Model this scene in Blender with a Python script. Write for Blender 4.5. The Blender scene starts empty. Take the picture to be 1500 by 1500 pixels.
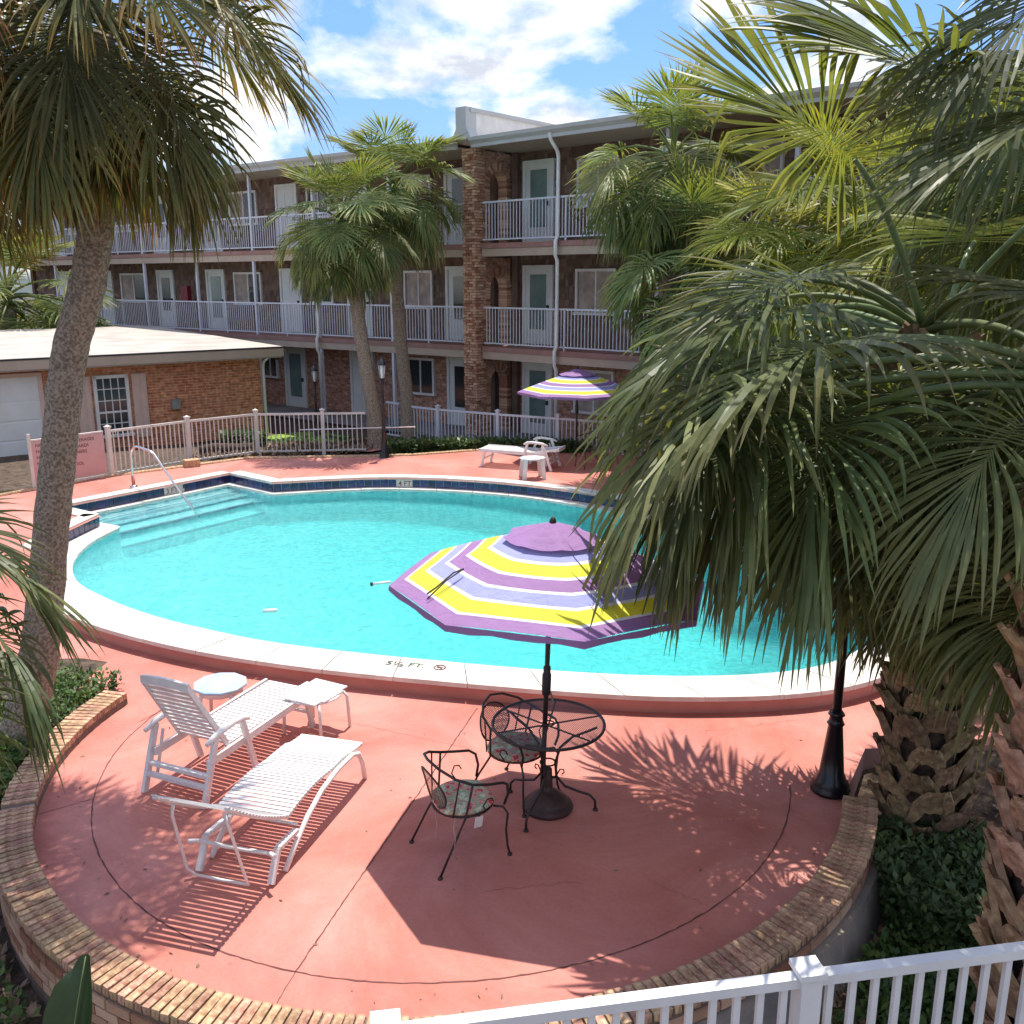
import bpy, math, random
from mathutils import Vector, Matrix, noise
random.seed(7)
R=math.radians; PI=math.pi
S=bpy.context.scene; COL=S.collection
# ---------------- camera, light, exposure ----------------
cam_d=bpy.data.cameras.new('camera'); cam=bpy.data.objects.new('camera',cam_d); COL.objects.link(cam)
cam.location=(0,0,4.3); cam.rotation_euler=(R(90-13.72),0,0)
cam_d.sensor_width=36; cam_d.lens=36*1380/1500; cam_d.clip_start=0.05; cam_d.clip_end=2000
S.camera=cam
S.view_settings.view_transform='Standard'; S.view_settings.look='None'
S.view_settings.exposure=0.86; S.view_settings.gamma=1; S.view_settings.use_curve_mapping=False
SUN_DIR=Vector((0.075,0.34,1)).normalized()          # towards the sun
SUN_EL=math.asin(SUN_DIR.z); SUN_AZ=math.atan2(SUN_DIR.x,SUN_DIR.y)
sd=bpy.data.lights.new('sun','SUN'); sun=bpy.data.objects.new('sun',sd); COL.objects.link(sun)
sd.energy=3.6; sd.angle=R(0.5); sd.color=(1,0.95,0.87)
sun.rotation_euler=(-SUN_DIR).to_track_quat('-Z','Y').to_euler(); sun.location=(0,0,60)
W=bpy.data.worlds.new('World'); S.world=W; W.use_nodes=True
def nd(nt,t,**k):
    n=nt.nodes.new(t)
    for a,b in k.items():
        if a in n.inputs.keys(): n.inputs[a].default_value=b
        else: setattr(n,a,b)
    return n
nt=W.node_tree; bg=nt.nodes['Background']; bg.inputs[1].default_value=0.15
sky=nd(nt,'ShaderNodeTexSky',sky_type='NISHITA'); sky.sun_disc=False; sky.sun_elevation=SUN_EL; sky.sun_rotation=SUN_AZ; sky.air_density=1.6; sky.ozone_density=3.0
tc=nd(nt,'ShaderNodeTexCoord'); sp=nd(nt,'ShaderNodeSeparateXYZ'); nt.links.new(tc.outputs['Generated'],sp.inputs[0])
ad=nd(nt,'ShaderNodeMath',operation='ADD'); ad.inputs[1].default_value=0.42; nt.links.new(sp.outputs[2],ad.inputs[0])
mx=nd(nt,'ShaderNodeMath',operation='MAXIMUM'); mx.inputs[1].default_value=0.1; nt.links.new(ad.outputs[0],mx.inputs[0])
cb=nd(nt,'ShaderNodeCombineXYZ')
for i in (0,1):
    dv=nd(nt,'ShaderNodeMath',operation='DIVIDE'); nt.links.new(sp.outputs[i],dv.inputs[0]); nt.links.new(mx.outputs[0],dv.inputs[1]); nt.links.new(dv.outputs[0],cb.inputs[i])
n1=nd(nt,'ShaderNodeTexNoise',Scale=3.1,Detail=9.0,Roughness=0.56,Distortion=0.25); mp=nd(nt,'ShaderNodeMapping'); mp.inputs['Location'].default_value=(0.75,0.2,0)
nt.links.new(cb.outputs[0],mp.inputs[0]); nt.links.new(mp.outputs[0],n1.inputs['Vector'])
cr=nd(nt,'ShaderNodeValToRGB'); cr.color_ramp.elements[0].position=0.455; cr.color_ramp.elements[1].position=0.57; nt.links.new(n1.outputs[0],cr.inputs[0])
n2=nd(nt,'ShaderNodeTexNoise',Scale=7.5,Detail=6.0,Roughness=0.6); nt.links.new(mp.outputs[0],n2.inputs['Vector'])
cc=nd(nt,'ShaderNodeValToRGB'); cc.color_ramp.elements[0].position=0.36; cc.color_ramp.elements[0].color=(2.7,2.9,3.3,1); cc.color_ramp.elements[1].position=0.58; cc.color_ramp.elements[1].color=(5.4,5.2,4.9,1); nt.links.new(n2.outputs[0],cc.inputs[0])
mc=nd(nt,'ShaderNodeMix',data_type='RGBA'); sm=nd(nt,'ShaderNodeMix',data_type='RGBA',blend_type='MULTIPLY'); sm.inputs[0].default_value=1; sm.inputs[7].default_value=(0.30,0.42,0.72,1); nt.links.new(sky.outputs[0],sm.inputs[6]); nt.links.new(cr.outputs[0],mc.inputs[0]); nt.links.new(sm.outputs[2],mc.inputs[6]); nt.links.new(cc.outputs[0],mc.inputs[7])
nt.links.new(mc.outputs[2],bg.inputs[0])

# ---------------- materials ----------------
MATS={}
def mat(name,col,rough=0.7,var=0.15,scale=6,bump=0.0,bscale=40,metal=0,spec=0.4,col2=None,rnd=0.0,transl=0,tcol=None,attr=None,brickattr=False,detail=5,lo=0.35,hi=0.65):
    if name in MATS: return MATS[name]
    m=bpy.data.materials.new(name); m.use_nodes=True; t=m.node_tree; b=t.nodes['Principled BSDF']
    b.inputs['Roughness'].default_value=rough; b.inputs['Metallic'].default_value=metal; b.inputs['Specular IOR Level'].default_value=spec
    c=nd(t,'ShaderNodeTexCoord'); n=nd(t,'ShaderNodeTexNoise',Scale=scale,Detail=detail,Roughness=0.6); t.links.new(c.outputs['Object'],n.inputs['Vector'])
    r=nd(t,'ShaderNodeValToRGB'); r.color_ramp.elements[0].position=lo; r.color_ramp.elements[1].position=hi
    c2=col2 or tuple(x*(1-var*2) for x in col)
    r.color_ramp.elements[0].color=(*c2,1); r.color_ramp.elements[1].color=(*col,1); t.links.new(n.outputs[0],r.inputs[0])
    out=r.outputs[0]
    if attr:
        a=nd(t,'ShaderNodeAttribute'); a.attribute_name='tip'
        x=nd(t,'ShaderNodeMix',data_type='RGBA'); x.inputs[7].default_value=(*attr,1)
        o2=nd(t,'ShaderNodeObjectInfo'); mA=nd(t,'ShaderNodeMath',operation='MULTIPLY'); mA.inputs[1].default_value=13.7; t.links.new(o2.outputs['Random'],mA.inputs[0]); fA=nd(t,'ShaderNodeMath',operation='FRACT'); t.links.new(mA.outputs[0],fA.inputs[0]); rA=nd(t,'ShaderNodeMapRange'); rA.inputs[3].default_value=0.15 if not brickattr else 1; rA.inputs[4].default_value=1.7 if not brickattr else 1; t.links.new(fA.outputs[0],rA.inputs[0])
        mB=nd(t,'ShaderNodeMath',operation='MULTIPLY',use_clamp=True); t.links.new(a.outputs['Fac'],mB.inputs[0]); t.links.new(rA.outputs[0],mB.inputs[1]); t.links.new(mB.outputs[0],x.inputs[0]); t.links.new(out,x.inputs[6]); out=x.outputs[2]
    if rnd:
        oi=nd(t,'ShaderNodeObjectInfo'); h=nd(t,'ShaderNodeHueSaturation'); 
        mr=nd(t,'ShaderNodeMapRange'); mr.inputs[3].default_value=1-rnd; mr.inputs[4].default_value=1+rnd
        t.links.new(oi.outputs['Random'],mr.inputs[0]); t.links.new(mr.outputs[0],h.inputs['Value'])
        m2=nd(t,'ShaderNodeMath',operation='MULTIPLY_ADD'); m2.inputs[1].default_value=-7.3; m2.inputs[2].default_value=0; 
        fr=nd(t,'ShaderNodeMath',operation='FRACT'); t.links.new(oi.outputs['Random'],m2.inputs[0]); t.links.new(m2.outputs[0],fr.inputs[0])
        m3=nd(t,'ShaderNodeMapRange'); m3.inputs[3].default_value=0.5-rnd*0.06; m3.inputs[4].default_value=0.5+rnd*0.06; t.links.new(fr.outputs[0],m3.inputs[0]); t.links.new(m3.outputs[0],h.inputs['Hue'])
        t.links.new(out,h.inputs['Color']); out=h.outputs[0]
    t.links.new(out,b.inputs['Base Color'])
    if bump:
        n3=nd(t,'ShaderNodeTexNoise',Scale=bscale,Detail=4.0); t.links.new(c.outputs['Object'],n3.inputs['Vector'])
        bp=nd(t,'ShaderNodeBump',Strength=bump,Distance=0.02); t.links.new(n3.outputs[0],bp.inputs['Height']); t.links.new(bp.outputs[0],b.inputs['Normal'])
    if transl:
        tb=nd(t,'ShaderNodeBsdfTranslucent'); g=nd(t,'ShaderNodeMix',data_type='RGBA',blend_type='MULTIPLY'); g.inputs[0].default_value=1; g.inputs[7].default_value=(*(tcol or (1,1,1)),1)
        t.links.new(out,g.inputs[6]); t.links.new(g.outputs[2],tb.inputs[0]); ms=nd(t,'ShaderNodeMixShader'); ms.inputs[0].default_value=transl
        t.links.new(b.outputs[0],ms.inputs[1]); t.links.new(tb.outputs[0],ms.inputs[2]); t.links.new(ms.outputs[0],t.nodes['Material Output'].inputs[0])
    MATS[name]=m; return m
def brickmat(name,c1,c2,mortar,scale=1.0,facs=(0,0),bump=0.6):
    m=bpy.data.materials.new(name); m.use_nodes=True; t=m.node_tree; b=t.nodes['Principled BSDF']; b.inputs['Roughness'].default_value=0.85
    u=nd(t,'ShaderNodeTexCoord')
    br=nd(t,'ShaderNodeTexBrick'); br.inputs['Color1'].default_value=(*c1,1); br.inputs['Color2'].default_value=(*c2,1); br.inputs['Mortar'].default_value=(*mortar,1)
    br.inputs['Scale'].default_value=1; br.inputs['Brick Width'].default_value=0.215; br.inputs['Row Height'].default_value=0.072; br.inputs['Mortar Size'].default_value=0.007; br.inputs['Bias'].default_value=0.0
    t.links.new(u.outputs['UV'],br.inputs['Vector'])
    n=nd(t,'ShaderNodeTexNoise',Scale=9.0,Detail=5.0); t.links.new(u.outputs['UV'],n.inputs['Vector'])
    mr=nd(t,'ShaderNodeMapRange'); mr.inputs[1].default_value=0.3; mr.inputs[2].default_value=0.7; mr.inputs[3].default_value=0.6; mr.inputs[4].default_value=1.35; t.links.new(n.outputs[0],mr.inputs[0])
    h=nd(t,'ShaderNodeHueSaturation'); t.links.new(mr.outputs[0],h.inputs['Value']); t.links.new(br.outputs['Color'],h.inputs['Color']); t.links.new(h.outputs[0],b.inputs['Base Color'])
    bp=nd(t,'ShaderNodeBump',Strength=bump,Distance=0.012,invert=True); t.links.new(br.outputs['Fac'],bp.inputs['Height']); t.links.new(bp.outputs[0],b.inputs['Normal'])
    return m
M={}
M['deck']=mat('salmon painted concrete',(0.56,0.200,0.150),0.8,scale=0.9,col2=(0.47,0.155,0.118),bump=0.12,bscale=25,detail=9)
M['poolwall']=mat('salmon painted pool wall',(0.56,0.25,0.20),0.75,scale=2,col2=(0.48,0.20,0.155),bump=0.2)
def weather(m,s1,lo,hi,s2,k2):
    t=m.node_tree; b=t.nodes['Principled BSDF']; l=b.inputs['Base Color'].links[0]; src=l.from_socket
    c=nd(t,'ShaderNodeTexCoord'); n=nd(t,'ShaderNodeTexNoise',Scale=s1,Detail=8.0,Roughness=0.7,Distortion=0.8); t.links.new(c.outputs['Object'],n.inputs['Vector'])
    mr=nd(t,'ShaderNodeMapRange'); mr.inputs[1].default_value=.3; mr.inputs[2].default_value=.7; mr.inputs[3].default_value=lo; mr.inputs[4].default_value=hi; t.links.new(n.outputs[0],mr.inputs[0])
    n2=nd(t,'ShaderNodeTexNoise',Scale=s2,Detail=3.0); t.links.new(c.outputs['Object'],n2.inputs['Vector']); m2=nd(t,'ShaderNodeMapRange'); m2.inputs[1].default_value=.3; m2.inputs[2].default_value=.7; m2.inputs[3].default_value=1-k2; m2.inputs[4].default_value=1+k2; t.links.new(n2.outputs[0],m2.inputs[0])
    mu=nd(t,'ShaderNodeMath',operation='MULTIPLY'); t.links.new(mr.outputs[0],mu.inputs[0]); t.links.new(m2.outputs[0],mu.inputs[1])
    h=nd(t,'ShaderNodeHueSaturation'); sr=nd(t,'ShaderNodeMapRange'); sr.inputs[1].default_value=lo; sr.inputs[2].default_value=hi; sr.inputs[3].default_value=1.06; sr.inputs[4].default_value=0.86; t.links.new(mr.outputs[0],sr.inputs[0]); t.links.new(sr.outputs[0],h.inputs['Saturation']); t.links.new(mu.outputs[0],h.inputs['Value']); t.links.new(src,h.inputs['Color']); t.links.new(h.outputs[0],b.inputs['Base Color'])
weather(M['deck'],0.55,0.82,1.18,30,0.05)
M['joint']=mat('dark joint filler',(0.17,0.07,0.06),0.9)
M['coping']=mat('white concrete coping',(0.72,0.67,0.60),0.75,scale=3,col2=(0.56,0.51,0.45),bump=0.15,rnd=0.05)
M['ledge']=mat('pale pebble ledge',(0.72,0.68,0.62),0.8,scale=8,col2=(0.58,0.55,0.50),bump=0.3,rnd=0.04)
M['tile']=mat('glazed navy tile',(0.035,0.045,0.15),0.18,scale=9,col2=(0.015,0.02,0.08),rnd=0.35,spec=0.6)
M['grout']=mat('white grout',(0.6,0.6,0.6),0.8)
M['plaster']=mat('pool plaster with painted sparkle',(0.62,0.84,0.84),0.7,scale=11,col2=(0.24,0.56,0.62),detail=4,lo=.40,hi=.58)  # pebbly two-tone mottle that also paints caustic sparkle into the plaster colour
M['white']=mat('white resin',(0.80,0.78,0.76),0.45,var=0.07,scale=9)
M['whitep']=mat('white paint',(0.78,0.78,0.76),0.5,var=0.07,scale=3)
M['rail']=mat('pale grey rail paint',(0.62,0.65,0.72),0.5,var=0.05,scale=3)
M['cream']=mat('cream fence paint',(0.74,0.68,0.62),0.5,var=0.08,scale=2)
M['shut']=mat('pale pink shutter paint',(0.66,0.50,0.42),0.6,var=0.05)
M['iron']=mat('dark wrought iron',(0.030,0.022,0.020),0.45,scale=30,bump=0.1,spec=0.5)
M['black']=mat('black enamel',(0.010,0.010,0.016),0.28,spec=0.6,scale=12,var=0.2)
M['bronze']=mat('bronze umbrella base',(0.06,0.032,0.028),0.5,scale=12,bump=0.2)
M['chrome']=mat('stainless steel',(0.75,0.73,0.70),0.22,metal=1,var=0.05)
M['shake']=mat('dark cedar shakes',(0.19,0.125,0.095),0.9,scale=2.2,col2=(0.105,0.07,0.055),bump=0.3,bscale=20,attr=(0.25,0.175,0.135),brickattr=True)
M['conc']=mat('grey concrete',(0.38,0.32,0.26),0.85,scale=2,col2=(0.20,0.19,0.18),bump=0.2)
M['pinkband']=mat('dusty pink slab edge',(0.36,0.20,0.17),0.8,scale=2,var=0.12)
M['beige']=mat('beige beam paint',(0.47,0.38,0.30),0.7,scale=1.5,var=0.07)
M['soffit']=mat('soffit paint',(0.42,0.37,0.30),0.8,var=0.05)
M['roofw']=mat('weathered white roof membrane',(0.50,0.45,0.39),0.85,scale=1.3,col2=(0.36,0.32,0.28),bump=0.15,bscale=8)
M['fascia']=mat('pale blue grey fascia',(0.50,0.52,0.52),0.6,var=0.05,scale=2)
M['glass']=mat('dark window glass',(0.035,0.055,0.06),0.08,spec=0.8,scale=1,col2=(0.02,0.03,0.035))
M['dglass']=mat('pale green storm door glass',(0.20,0.30,0.27),0.12,spec=0.7,scale=1.5,col2=(0.12,0.20,0.19))
M['curtain']=mat('curtain',(0.50,0.42,0.36),0.8,scale=3,col2=(0.30,0.25,0.22))
M['doorw']=mat('white door paint',(0.74,0.78,0.76),0.5,var=0.05,scale=2)
M['dark']=mat('dark metal',(0.03,0.03,0.035),0.5)
M['ebox']=mat('grey electric box',(0.30,0.30,0.28),0.6)
M['yel']=mat('ochre conduit',(0.50,0.28,0.08),0.7)
M['red']=mat('red paint',(0.25,0.02,0.04),0.4)
M['mower']=mat('blue grey tabletop plastic',(0.36,0.50,0.66),0.25,scale=5,col2=(0.55,0.64,0.72))
M['sign']=mat('faded pink sign board',(0.60,0.38,0.36),0.6,scale=3,var=0.04)
M['txt']=mat('faded dark lettering',(0.22,0.10,0.11),0.8)
M['dtxt']=mat('dark green lettering',(0.04,0.09,0.05),0.8)
M['grass']=mat('lawn',(0.25,0.37,0.05),0.9,scale=5,col2=(0.13,0.22,0.03),bump=0.6,bscale=60)
M['mulch']=mat('mulch and soil',(0.14,0.095,0.065),0.95,scale=9,col2=(0.045,0.032,0.022),bump=0.9,bscale=45)
M['patio']=mat('dark grey patio concrete',(0.22,0.20,0.20),0.85,scale=2,bump=0.1)  # dark grey concrete of the covered walk, varied by noise
M['trunk']=mat('grey palm bark',(0.40,0.33,0.25),0.95,scale=38,col2=(0.17,0.13,0.095),bump=1.0,bscale=55,lo=0.4,hi=0.6)
M['trunkd']=mat('dark fibrous palm core',(0.10,0.065,0.045),0.95,scale=14,col2=(0.03,0.02,0.015),bump=1.0,bscale=40)
M['boot']=mat('tan leaf boot',(0.58,0.37,0.22),0.85,scale=14,col2=(0.27,0.15,0.085),bump=0.5,bscale=35,rnd=0.25)
M['bootg']=mat('grey brown leaf boot',(0.42,0.29,0.16),0.9,scale=14,col2=(0.18,0.115,0.065),bump=0.5,bscale=35,rnd=0.25)
M['frA']=mat('palm leaf with bronzed tips',(0.17,0.175,0.072),0.55,scale=3,col2=(0.10,0.115,0.048),rnd=0.35,transl=0.36,tcol=(1.5,1.35,0.6),attr=(0.40,0.20,0.04))
M['frB']=mat('palm leaf green',(0.180,0.205,0.080),0.45,scale=3,col2=(0.095,0.13,0.055),rnd=0.4,transl=0.36,tcol=(1.6,1.6,0.6),attr=(0.22,0.18,0.08),spec=0.3)
M['frC']=mat('palm leaf bright',(0.25,0.28,0.10),0.5,scale=3,col2=(0.13,0.18,0.07),rnd=0.35,transl=0.36,tcol=(1.5,1.5,0.5),attr=(0.36,0.30,0.12),spec=0.3)
M['frY']=mat('palm leaf yellow green',(0.32,0.34,0.08),0.5,scale=3,col2=(0.17,0.22,0.06),rnd=0.3,transl=0.45,tcol=(1.5,1.4,0.4),attr=(0.34,0.26,0.08))
M['frD']=mat('dried palm leaf',(0.26,0.19,0.11),0.8,scale=4,col2=(0.14,0.095,0.055),rnd=0.25,transl=0.15)
M['leafg']=mat('ground cover leaves',(0.10,0.17,0.035),0.6,scale=5,col2=(0.04,0.085,0.025),transl=0.2,tcol=(1.4,1.4,.6))
M['leafd']=mat('dark fern leaves',(0.11,0.17,0.05),0.5,scale=5,col2=(0.05,0.09,0.03),transl=0.2)
M['litter']=mat('dry leaf litter',(0.36,0.25,0.17),0.9,scale=6,col2=(0.16,0.10,0.06))
M['banana']=mat('broad waxy leaf',(0.045,0.085,0.028),0.3,scale=6,col2=(0.03,0.06,0.02),transl=0.15,spec=0.5)
M['bananay']=mat('yellow green young leaf',(0.24,0.27,0.03),0.4,scale=6,transl=0.3)
M['vein']=mat('pale leaf midrib',(0.16,0.22,0.08),0.4)
M['brickr']=mat('rust and buff brick',(0.60,0.40,0.25),0.9,scale=24,col2=(0.30,0.14,0.085),bump=0.7,bscale=40,rnd=0.27)
M['mortar']=mat('grey mortar',(0.20,0.15,0.12),0.95,scale=20,bump=0.4)
M['bgeo']=mat('old mixed brick',(0.38,0.17,0.10),0.9,scale=14,col2=(0.24,0.10,0.06),bump=0.4,attr=(0.68,0.45,0.31),brickattr=True)
M['wallbrick']=brickmat('red brown wall brick',(0.33,0.13,0.08),(0.56,0.33,0.22),(0.36,0.28,0.23))
M['housebrick']=brickmat('orange brick',(0.46,0.13,0.05),(0.60,0.27,0.13),(0.56,0.40,0.30))
M['cush']=None
def stripes():
    m=bpy.data.materials.new('striped canopy fabric'); m.use_nodes=True; t=m.node_tree; b=t.nodes['Principled BSDF']; b.inputs['Roughness'].default_value=0.8
    a=nd(t,'ShaderNodeAttribute'); a.attribute_name='band'; r=nd(t,'ShaderNodeValToRGB'); r.color_ramp.interpolation='CONSTANT'
    P=(0.33,0.18,0.38);B=(0.33,0.35,0.66);Y=(0.76,0.74,0.05);Wt=(0.80,0.80,0.80)
    st=[(0,P),(0.25,B),(0.375,Wt),(0.40,Y),(0.51,Wt),(0.535,P),(0.635,Wt),(0.66,B),(0.755,Wt),(0.78,Y),(0.885,Wt),(0.905,P)]
    el=r.color_ramp.elements; el[0].color=(*P,1); el[1].position=st[1][0]; el[1].color=(*st[1][1],1)
    for p,c in st[2:]: e=el.new(p); e.color=(*c,1)
    t.links.new(a.outputs['Fac'],r.inputs[0])
    n=nd(t,'ShaderNodeTexNoise',Scale=5.0,Detail=4.0); c=nd(t,'ShaderNodeTexCoord'); t.links.new(c.outputs['Object'],n.inputs['Vector'])
    h=nd(t,'ShaderNodeHueSaturation'); mr=nd(t,'ShaderNodeMapRange'); mr.inputs[3].default_value=0.85; mr.inputs[4].default_value=1.12; t.links.new(n.outputs[0],mr.inputs[0]); t.links.new(mr.outputs[0],h.inputs['Value']); t.links.new(r.outputs[0],h.inputs['Color']); t.links.new(h.outputs[0],b.inputs['Base Color'])
    n4=nd(t,'ShaderNodeTexNoise',Scale=7.0,Detail=3.0,Distortion=1.5); t.links.new(c.outputs['Object'],n4.inputs['Vector']); bq=nd(t,'ShaderNodeBump',Strength=0.5,Distance=0.03); t.links.new(n4.outputs[0],bq.inputs['Height']); t.links.new(bq.outputs[0],b.inputs['Normal'])
    tb=nd(t,'ShaderNodeBsdfTranslucent'); ms=nd(t,'ShaderNodeMixShader'); ms.inputs[0].default_value=0.2; t.links.new(h.outputs[0],tb.inputs[0]); t.links.new(b.outputs[0],ms.inputs[1]); t.links.new(tb.outputs[0],ms.inputs[2]); t.links.new(ms.outputs[0],t.nodes['Material Output'].inputs[0])
    return m
M['stripe']=stripes()
def floral():
    m=bpy.data.materials.new('floral cushion fabric'); m.use_nodes=True; t=m.node_tree; b=t.nodes['Principled BSDF']; b.inputs['Roughness'].default_value=0.85
    c=nd(t,'ShaderNodeTexCoord'); v=nd(t,'ShaderNodeTexVoronoi',Scale=15.0); n=nd(t,'ShaderNodeTexNoise',Scale=22.0,Detail=2.0); t.links.new(c.outputs['Object'],n.inputs['Vector'])
    va=nd(t,'ShaderNodeMix',data_type='RGBA'); va.inputs[0].default_value=0.12; t.links.new(c.outputs['Object'],va.inputs[6]); t.links.new(n.outputs['Color'],va.inputs[7]); t.links.new(va.outputs[2],v.inputs['Vector'])
    r=nd(t,'ShaderNodeValToRGB'); r.color_ramp.interpolation='CONSTANT'; el=r.color_ramp.elements; el[0].color=(0.48,0.05,0.07,1); el[1].position=0.30; el[1].color=(0.62,0.30,0.26,1)
    e=el.new(0.50); e.color=(0.24,0.36,0.24,1); e=el.new(0.66); e.color=(0.55,0.58,0.44,1)
    t.links.new(v.outputs['Distance'],r.inputs[0]); t.links.new(r.outputs[0],b.inputs['Base Color']); return m
M['cush']=floral()
def water_mat():
    m=bpy.data.materials.new('pool water'); m.use_nodes=True; t=m.node_tree; t.nodes.remove(t.nodes['Principled BSDF'])
    c=nd(t,'ShaderNodeTexCoord'); n=nd(t,'ShaderNodeTexNoise',Scale=5.0,Detail=5.0,Roughness=0.65,Distortion=0.6); t.links.new(c.outputs['Object'],n.inputs['Vector'])
    bp=nd(t,'ShaderNodeBump',Strength=0.55,Distance=0.05); t.links.new(n.outputs[0],bp.inputs['Height'])
    f=nd(t,'ShaderNodeFresnel',IOR=1.33); t.links.new(bp.outputs[0],f.inputs['Normal'])
    g=nd(t,'ShaderNodeBsdfGlossy',Roughness=0.03); t.links.new(bp.outputs[0],g.inputs['Normal'])
    rf=nd(t,'ShaderNodeBsdfRefraction',Roughness=0.0,IOR=1.33); t.links.new(bp.outputs[0],rf.inputs['Normal'])
    tr=nd(t,'ShaderNodeBsdfTransparent'); tr.inputs[0].default_value=(0.93,1,1,1)
    m0=nd(t,'ShaderNodeMixShader'); m0.inputs[0].default_value=0.55; t.links.new(tr.outputs[0],m0.inputs[1]); t.links.new(rf.outputs[0],m0.inputs[2])
    ms=nd(t,'ShaderNodeMixShader'); t.links.new(f.outputs[0],ms.inputs[0]); t.links.new(m0.outputs[0],ms.inputs[1]); t.links.new(g.outputs[0],ms.inputs[2]); t.links.new(ms.outputs[0],t.nodes['Material Output'].inputs[0])
    va=nd(t,'ShaderNodeVolumeAbsorption',Density=0.75); va.inputs[0].default_value=(0.16,0.90,0.88,1); t.links.new(va.outputs[0],t.nodes['Material Output'].inputs['Volume'])
    return m
M['water']=water_mat()
def mesh_screen(name,col,sc):
    # expanded-metal mesh: real holes, cut by a fine procedural lattice
    m=bpy.data.materials.new(name); m.use_nodes=True; t=m.node_tree; b=t.nodes['Principled BSDF']; b.inputs['Base Color'].default_value=(*col,1); b.inputs['Roughness'].default_value=0.5
    c=nd(t,'ShaderNodeTexCoord'); s=nd(t,'ShaderNodeSeparateXYZ'); t.links.new(c.outputs['UV'],s.inputs[0]); outs=[]
    for sg in (1,-1):
        a=nd(t,'ShaderNodeMath',operation='MULTIPLY_ADD'); a.inputs[1].default_value=sg; t.links.new(s.outputs[1],a.inputs[0]); t.links.new(s.outputs[0],a.inputs[2])
        k=nd(t,'ShaderNodeMath',operation='MULTIPLY'); k.inputs[1].default_value=sc; t.links.new(a.outputs[0],k.inputs[0])
        f=nd(t,'ShaderNodeMath',operation='FRACT'); t.links.new(k.outputs[0],f.inputs[0]); g=nd(t,'ShaderNodeMath',operation='LESS_THAN'); g.inputs[1].default_value=0.34; t.links.new(f.outputs[0],g.inputs[0]); outs.append(g)
    mxx=nd(t,'ShaderNodeMath',operation='MAXIMUM'); t.links.new(outs[0].outputs[0],mxx.inputs[0]); t.links.new(outs[1].outputs[0],mxx.inputs[1])
    tr=nd(t,'ShaderNodeBsdfTransparent'); ms=nd(t,'ShaderNodeMixShader'); t.links.new(mxx.outputs[0],ms.inputs[0]); t.links.new(tr.outputs[0],ms.inputs[1]); t.links.new(b.outputs[0],ms.inputs[2]); t.links.new(ms.outputs[0],t.nodes['Material Output'].inputs[0])
    return m
M['mesh']=mesh_screen('expanded metal mesh',(0.035,0.028,0.025),55)

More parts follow.
